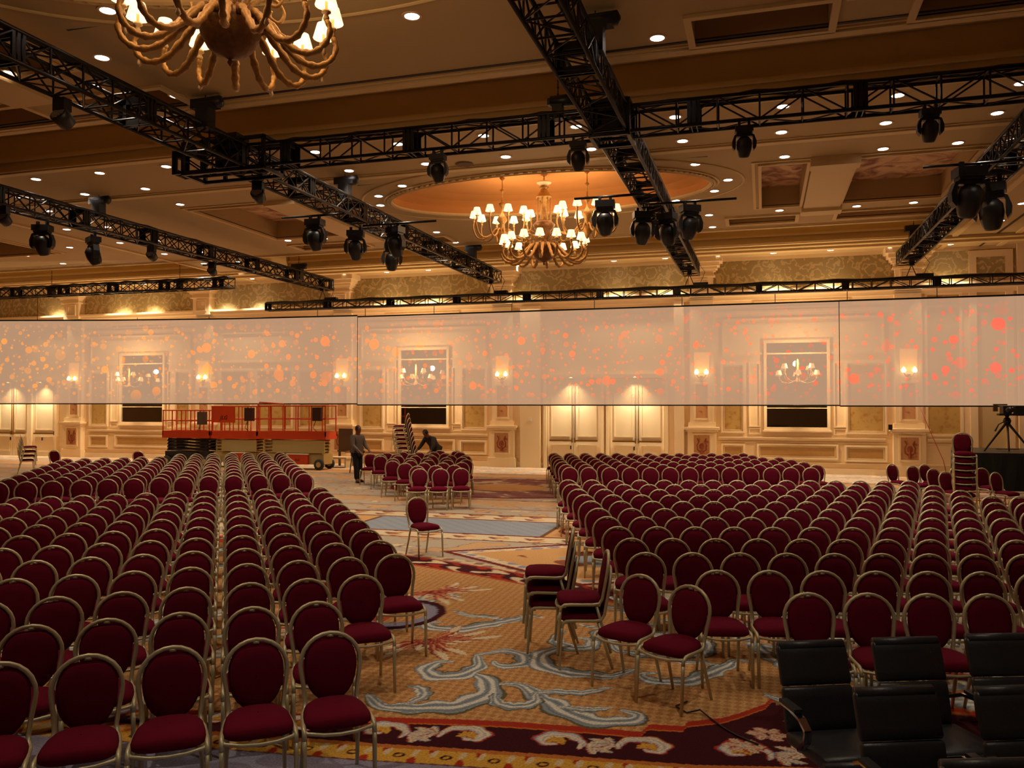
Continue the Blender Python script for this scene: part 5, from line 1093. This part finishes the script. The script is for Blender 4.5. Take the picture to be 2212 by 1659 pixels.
# ------------------------------------------------------------------ people
def skin_mesh(name, verts, edges, radii, m, parent=None, sub=2):
    me = bpy.data.meshes.new(name); me.from_pydata(verts, edges, []); me.materials.append(m); o = bpy.data.objects.new(name, me); COL.objects.link(o)
    if parent: o.parent = parent
    o.modifiers.new('skin', 'SKIN'); sv = me.skin_vertices[0].data if me.skin_vertices else None
    if sv is None: me.skin_vertices.new() if hasattr(me.skin_vertices, 'new') else None; sv = me.skin_vertices[0].data
    for i, rr in enumerate(radii): sv[i].radius = rr if isinstance(rr, tuple) else (rr, rr)
    sv[0].use_root = True
    s = o.modifiers.new('sub', 'SUBSURF'); s.levels = sub; s.render_levels = sub
    for p in me.polygons: p.use_smooth = True
    return o
def person(loc, rz, J, label, shirt):
    """J: joints, local frame facing -y"""
    r = empty('person', loc, rz, label, 'person')
    names = ['pelvis', 'waist', 'chest', 'neck', 'headb', 'headt', 'shl', 'ell', 'wrl', 'shr', 'elr', 'wrr', 'hipl', 'knl', 'anl', 'tol', 'hipr', 'knr', 'anr', 'tor', 'hal', 'har']
    R = dict(pelvis=(.13, .1), waist=(.13, .1), chest=(.16, .11), neck=.055, headb=.085, headt=.075, shl=.06, ell=.043, wrl=.03, shr=.06, elr=.043, wrr=.03, hipl=.085, knl=.058, anl=.04, tol=.035, hipr=.085, knr=.058, anr=.04, tor=.035, hal=.035, har=.035)
    V = [J[n] for n in names]; rad = [R[n] for n in names]; ix = {n: i for i, n in enumerate(names)}
    E = [(ix[a], ix[b_]) for a, b_ in (('pelvis', 'waist'), ('waist', 'chest'), ('chest', 'neck'), ('neck', 'headb'), ('headb', 'headt'), ('chest', 'shl'), ('shl', 'ell'), ('ell', 'wrl'), ('chest', 'shr'), ('shr', 'elr'), ('elr', 'wrr'), ('pelvis', 'hipl'), ('hipl', 'knl'), ('knl', 'anl'), ('anl', 'tol'), ('pelvis', 'hipr'), ('hipr', 'knr'), ('knr', 'anr'), ('anr', 'tor'), ('wrl', 'hal'), ('wrr', 'har'))]
    for s, h in (('l', 'hal'), ('r', 'har')):
        H = Vector(J[h]); W = Vector(J['wr' + s]); d = (H - W).normalized(); side = d.cross(Vector((0, 0, 1)));
        if side.length < 0.1: side = Vector((1, 0, 0))
        side.normalize(); dn = d.cross(side) * -1
        for k, (o_, ln) in enumerate(((-0.033, 0.06), (-0.011, 0.075), (0.011, 0.07), (0.033, 0.055))):
            a = H + side * o_ + d * 0.02; b2 = a + d * ln * 0.5 + Vector((0, 0, -0.006)); c = b2 + d * ln * 0.4 + Vector((0, 0, -0.022)); i0 = len(V); V += [tuple(a), tuple(b2), tuple(c)]; rad += [.010, .009, .008]; E += [(ix[h], i0), (i0, i0 + 1), (i0 + 1, i0 + 2)]
        a = W + (H - W) * 0.6 + side * 0.04; i0 = len(V); V += [tuple(a), tuple(a + side * 0.02 + d * 0.04)]; rad += [.011, .009]; E += [(ix[h], i0), (i0, i0 + 1)]
    body = skin_mesh('body', V, E, rad, M_SKIN, r)
    hb, ht = Vector(J['headb']), Vector(J['headt']); up = (ht - hb).normalized(); fw = Vector(J['_face']).normalized(); c = (hb + ht) / 2; sd = up.cross(fw)
    hd = MB(); MM = Matrix((( sd.x, fw.x, up.x, c.x), (sd.y, fw.y, up.y, c.y), (sd.z, fw.z, up.z, c.z), (0, 0, 0, 1)))
    prof = [(0.01, -0.125), (0.045, -0.115), (0.07, -0.07), (0.078, 0.0), (0.078, 0.06), (0.06, 0.11), (0.01, 0.13)]
    hd.lathe(prof, 14, M=MM @ Matrix.Diagonal((0.98, 1.22, 1, 1))); hd.add([tuple(MM @ Vector(p)) for p in ((-0.014, 0.09, -0.03), (0.014, 0.09, -0.03), (0, 0.118, -0.028), (0, 0.092, 0.02))], [(0, 1, 2), (0, 2, 3), (1, 3, 2)])
    for s in (-1, 1): hd.lathe([(0.005, -0.03), (0.018, 0), (0.005, 0.03)], 8, M=MM @ Matrix.Translation((s * 0.08, -0.01, -0.01)))
    hd.box(-0.025, 0.025, 0.086, 0.093, -0.066, -0.058, MM); hd.build('face', M_SKIN, body, True)
    ey = MB()
    for s in (-1, 1): ey.lathe([(0.002, -0.008), (0.01, 0), (0.002, 0.008)], 8, M=MM @ Matrix.Translation((s * 0.03, 0.088, 0.012)))
    ey.build('eyes', M_HAIR, body)
    hr = MB(); hr.lathe([(0.08, -0.03), (0.088, 0.03), (0.082, 0.09), (0.055, 0.125), (0.01, 0.142)], 14, M=MM @ Matrix.Translation((0, -0.016, 0)) @ Matrix.Diagonal((1, 1.14, 1, 1))); hr.build('hair', M_HAIR, r, True)
    lp = lambda a, b_, t: tuple(Vector(a).lerp(Vector(b_), t))
    SV = [J['waist'], J['chest'], lp(J['chest'], J['neck'], .7), J['shl'], J['ell'], lp(J['ell'], J['wrl'], .8), J['shr'], J['elr'], lp(J['elr'], J['wrr'], .8), J['pelvis']]
    skin_mesh('shirt', SV, [(0, 1), (1, 2), (1, 3), (3, 4), (4, 5), (1, 6), (6, 7), (7, 8), (0, 9)], [(.185, .15), (.215, .165), .08, .09, .068, .05, .09, .068, .05, (.185, .15)], shirt, r)
    TV = [J['pelvis'], J['hipl'], J['knl'], lp(J['knl'], J['anl'], .97), J['hipr'], J['knr'], lp(J['knr'], J['anr'], .97)]
    skin_mesh('trousers', TV, [(0, 1), (1, 2), (2, 3), (0, 4), (4, 5), (5, 6)], [(.155, .12), .105, .08, .066, .105, .08, .066], M_TROUS, r)
    for s in ('l', 'r'):
        a, t = Vector(J['an' + s]), Vector(J['to' + s]); rzv = math.atan2(t.y - a.y, t.x - a.x)
        b = MB(); b.lathe([(0.02, -0.045), (0.048, -0.04), (0.048, 0.0), (0.03, 0.035)], 12, M=Matrix.Translation((0, 0, 0)), sx=2.6, sy=1.0)
        b.build('shoe', M_BLACK, r, True, (a.x + (t.x - a.x) * 0.45, a.y + (t.y - a.y) * 0.45, 0.046), (0, 0, rzv))
    return r
# standing man: slightly bent arms toward the chairs on his left
J1 = dict(pelvis=(0, 0.02, 0.95), waist=(0, 0.02, 1.1), chest=(0, 0.03, 1.34), neck=(0, 0.0, 1.52), headb=(0, -0.02, 1.58), headt=(0, -0.03, 1.70), shl=(0.19, 0.02, 1.42), ell=(0.24, -0.06, 1.16), wrl=(0.2, -0.3, 1.0), shr=(-0.19, 0.02, 1.42), elr=(-0.24, -0.05, 1.15), wrr=(-0.2, -0.32, 0.98),
          hipl=(0.09, 0.02, 0.9), knl=(0.1, -0.01, 0.5), anl=(0.1, 0.06, 0.08), tol=(0.12, -0.12, 0.05), hipr=(-0.09, 0.02, 0.9), knr=(-0.11, -0.05, 0.5), anr=(-0.12, -0.08, 0.08), tor=(-0.14, -0.27, 0.05), hal=(0.19, -0.38, 0.96), har=(-0.19, -0.4, 0.94), _face=(0, -1, -0.15))
person((-12.12, 23.55, 0), math.radians(68), J1, 'person standing in a grey shirt and black trousers, reaching toward a chair', M_SHIRT)
J2 = dict(pelvis=(0, 0.16, 0.92), waist=(0, 0.08, 1.06), chest=(0, -0.1, 1.24), neck=(0, -0.24, 1.36), headb=(0, -0.3, 1.40), headt=(0, -0.38, 1.50), shl=(0.19, -0.16, 1.27), ell=(0.3, -0.28, 1.03), wrl=(0.3, -0.42, 0.86), shr=(-0.19, -0.16, 1.27), elr=(-0.3, -0.26, 1.02), wrr=(-0.36, -0.4, 0.86),
          hipl=(0.1, 0.16, 0.88), knl=(0.12, 0.05, 0.48), anl=(0.12, 0.15, 0.08), tol=(0.13, -0.02, 0.05), hipr=(-0.1, 0.16, 0.88), knr=(-0.12, 0.02, 0.48), anr=(-0.12, 0.1, 0.08), tor=(-0.13, -0.07, 0.05), hal=(0.3, -0.49, 0.83), har=(-0.37, -0.47, 0.83), _face=(0, -0.8, -0.6))
person((-10.75, 26.35, 0), math.radians(-22), J2, 'person in a dark shirt bending forward over the middle group of chairs', M_SHIRT2)

# cable lying on the carpet and edge of the stage
tag(MB().tube([(-0.62, 7.12, 0.01), (-0.7, 6.98, 0.012), (-0.6, 6.86, 0.01), (-0.5, 6.9, 0.03), (-0.42, 6.8, 0.012), (-0.3, 6.62, 0.01), (-0.2, 6.5, 0.01), (-0.05, 6.38, 0.01)], 0.007, 6).build('cable', M_BLACK, None, True), 'thin black cable on the carpet in front of the right block', 'cable')
tag(MB().tube([(5.2 + 0.7 * math.sin(k * 0.9), 22.0 + k * 0.5 + 0.2 * math.cos(k * 1.3), 0.012) for k in range(9)], 0.012, 6).build('cable', mat('red_cable', srgb(150, 50, 40), 0.6), None, True), 'long reddish cable snaking on the carpet toward the riser', 'cable')
tag(MB().tube([(5.0, 30.6, 2.4), (5.15, 30.4, 1.9), (5.35, 30.2, 1.3), (5.6, 30.0, 0.6), (5.7, 29.9, 0.01)], 0.012, 6).build('cable', bpy.data.materials['red_cable'], None, True), 'thin dark cable hanging from the screen beside the right pilaster', 'cable')

for o in ():
    if 'label' in o and not 4 <= len(o['label'].split()) <= 16: print('LBL', o.name, o['label'])
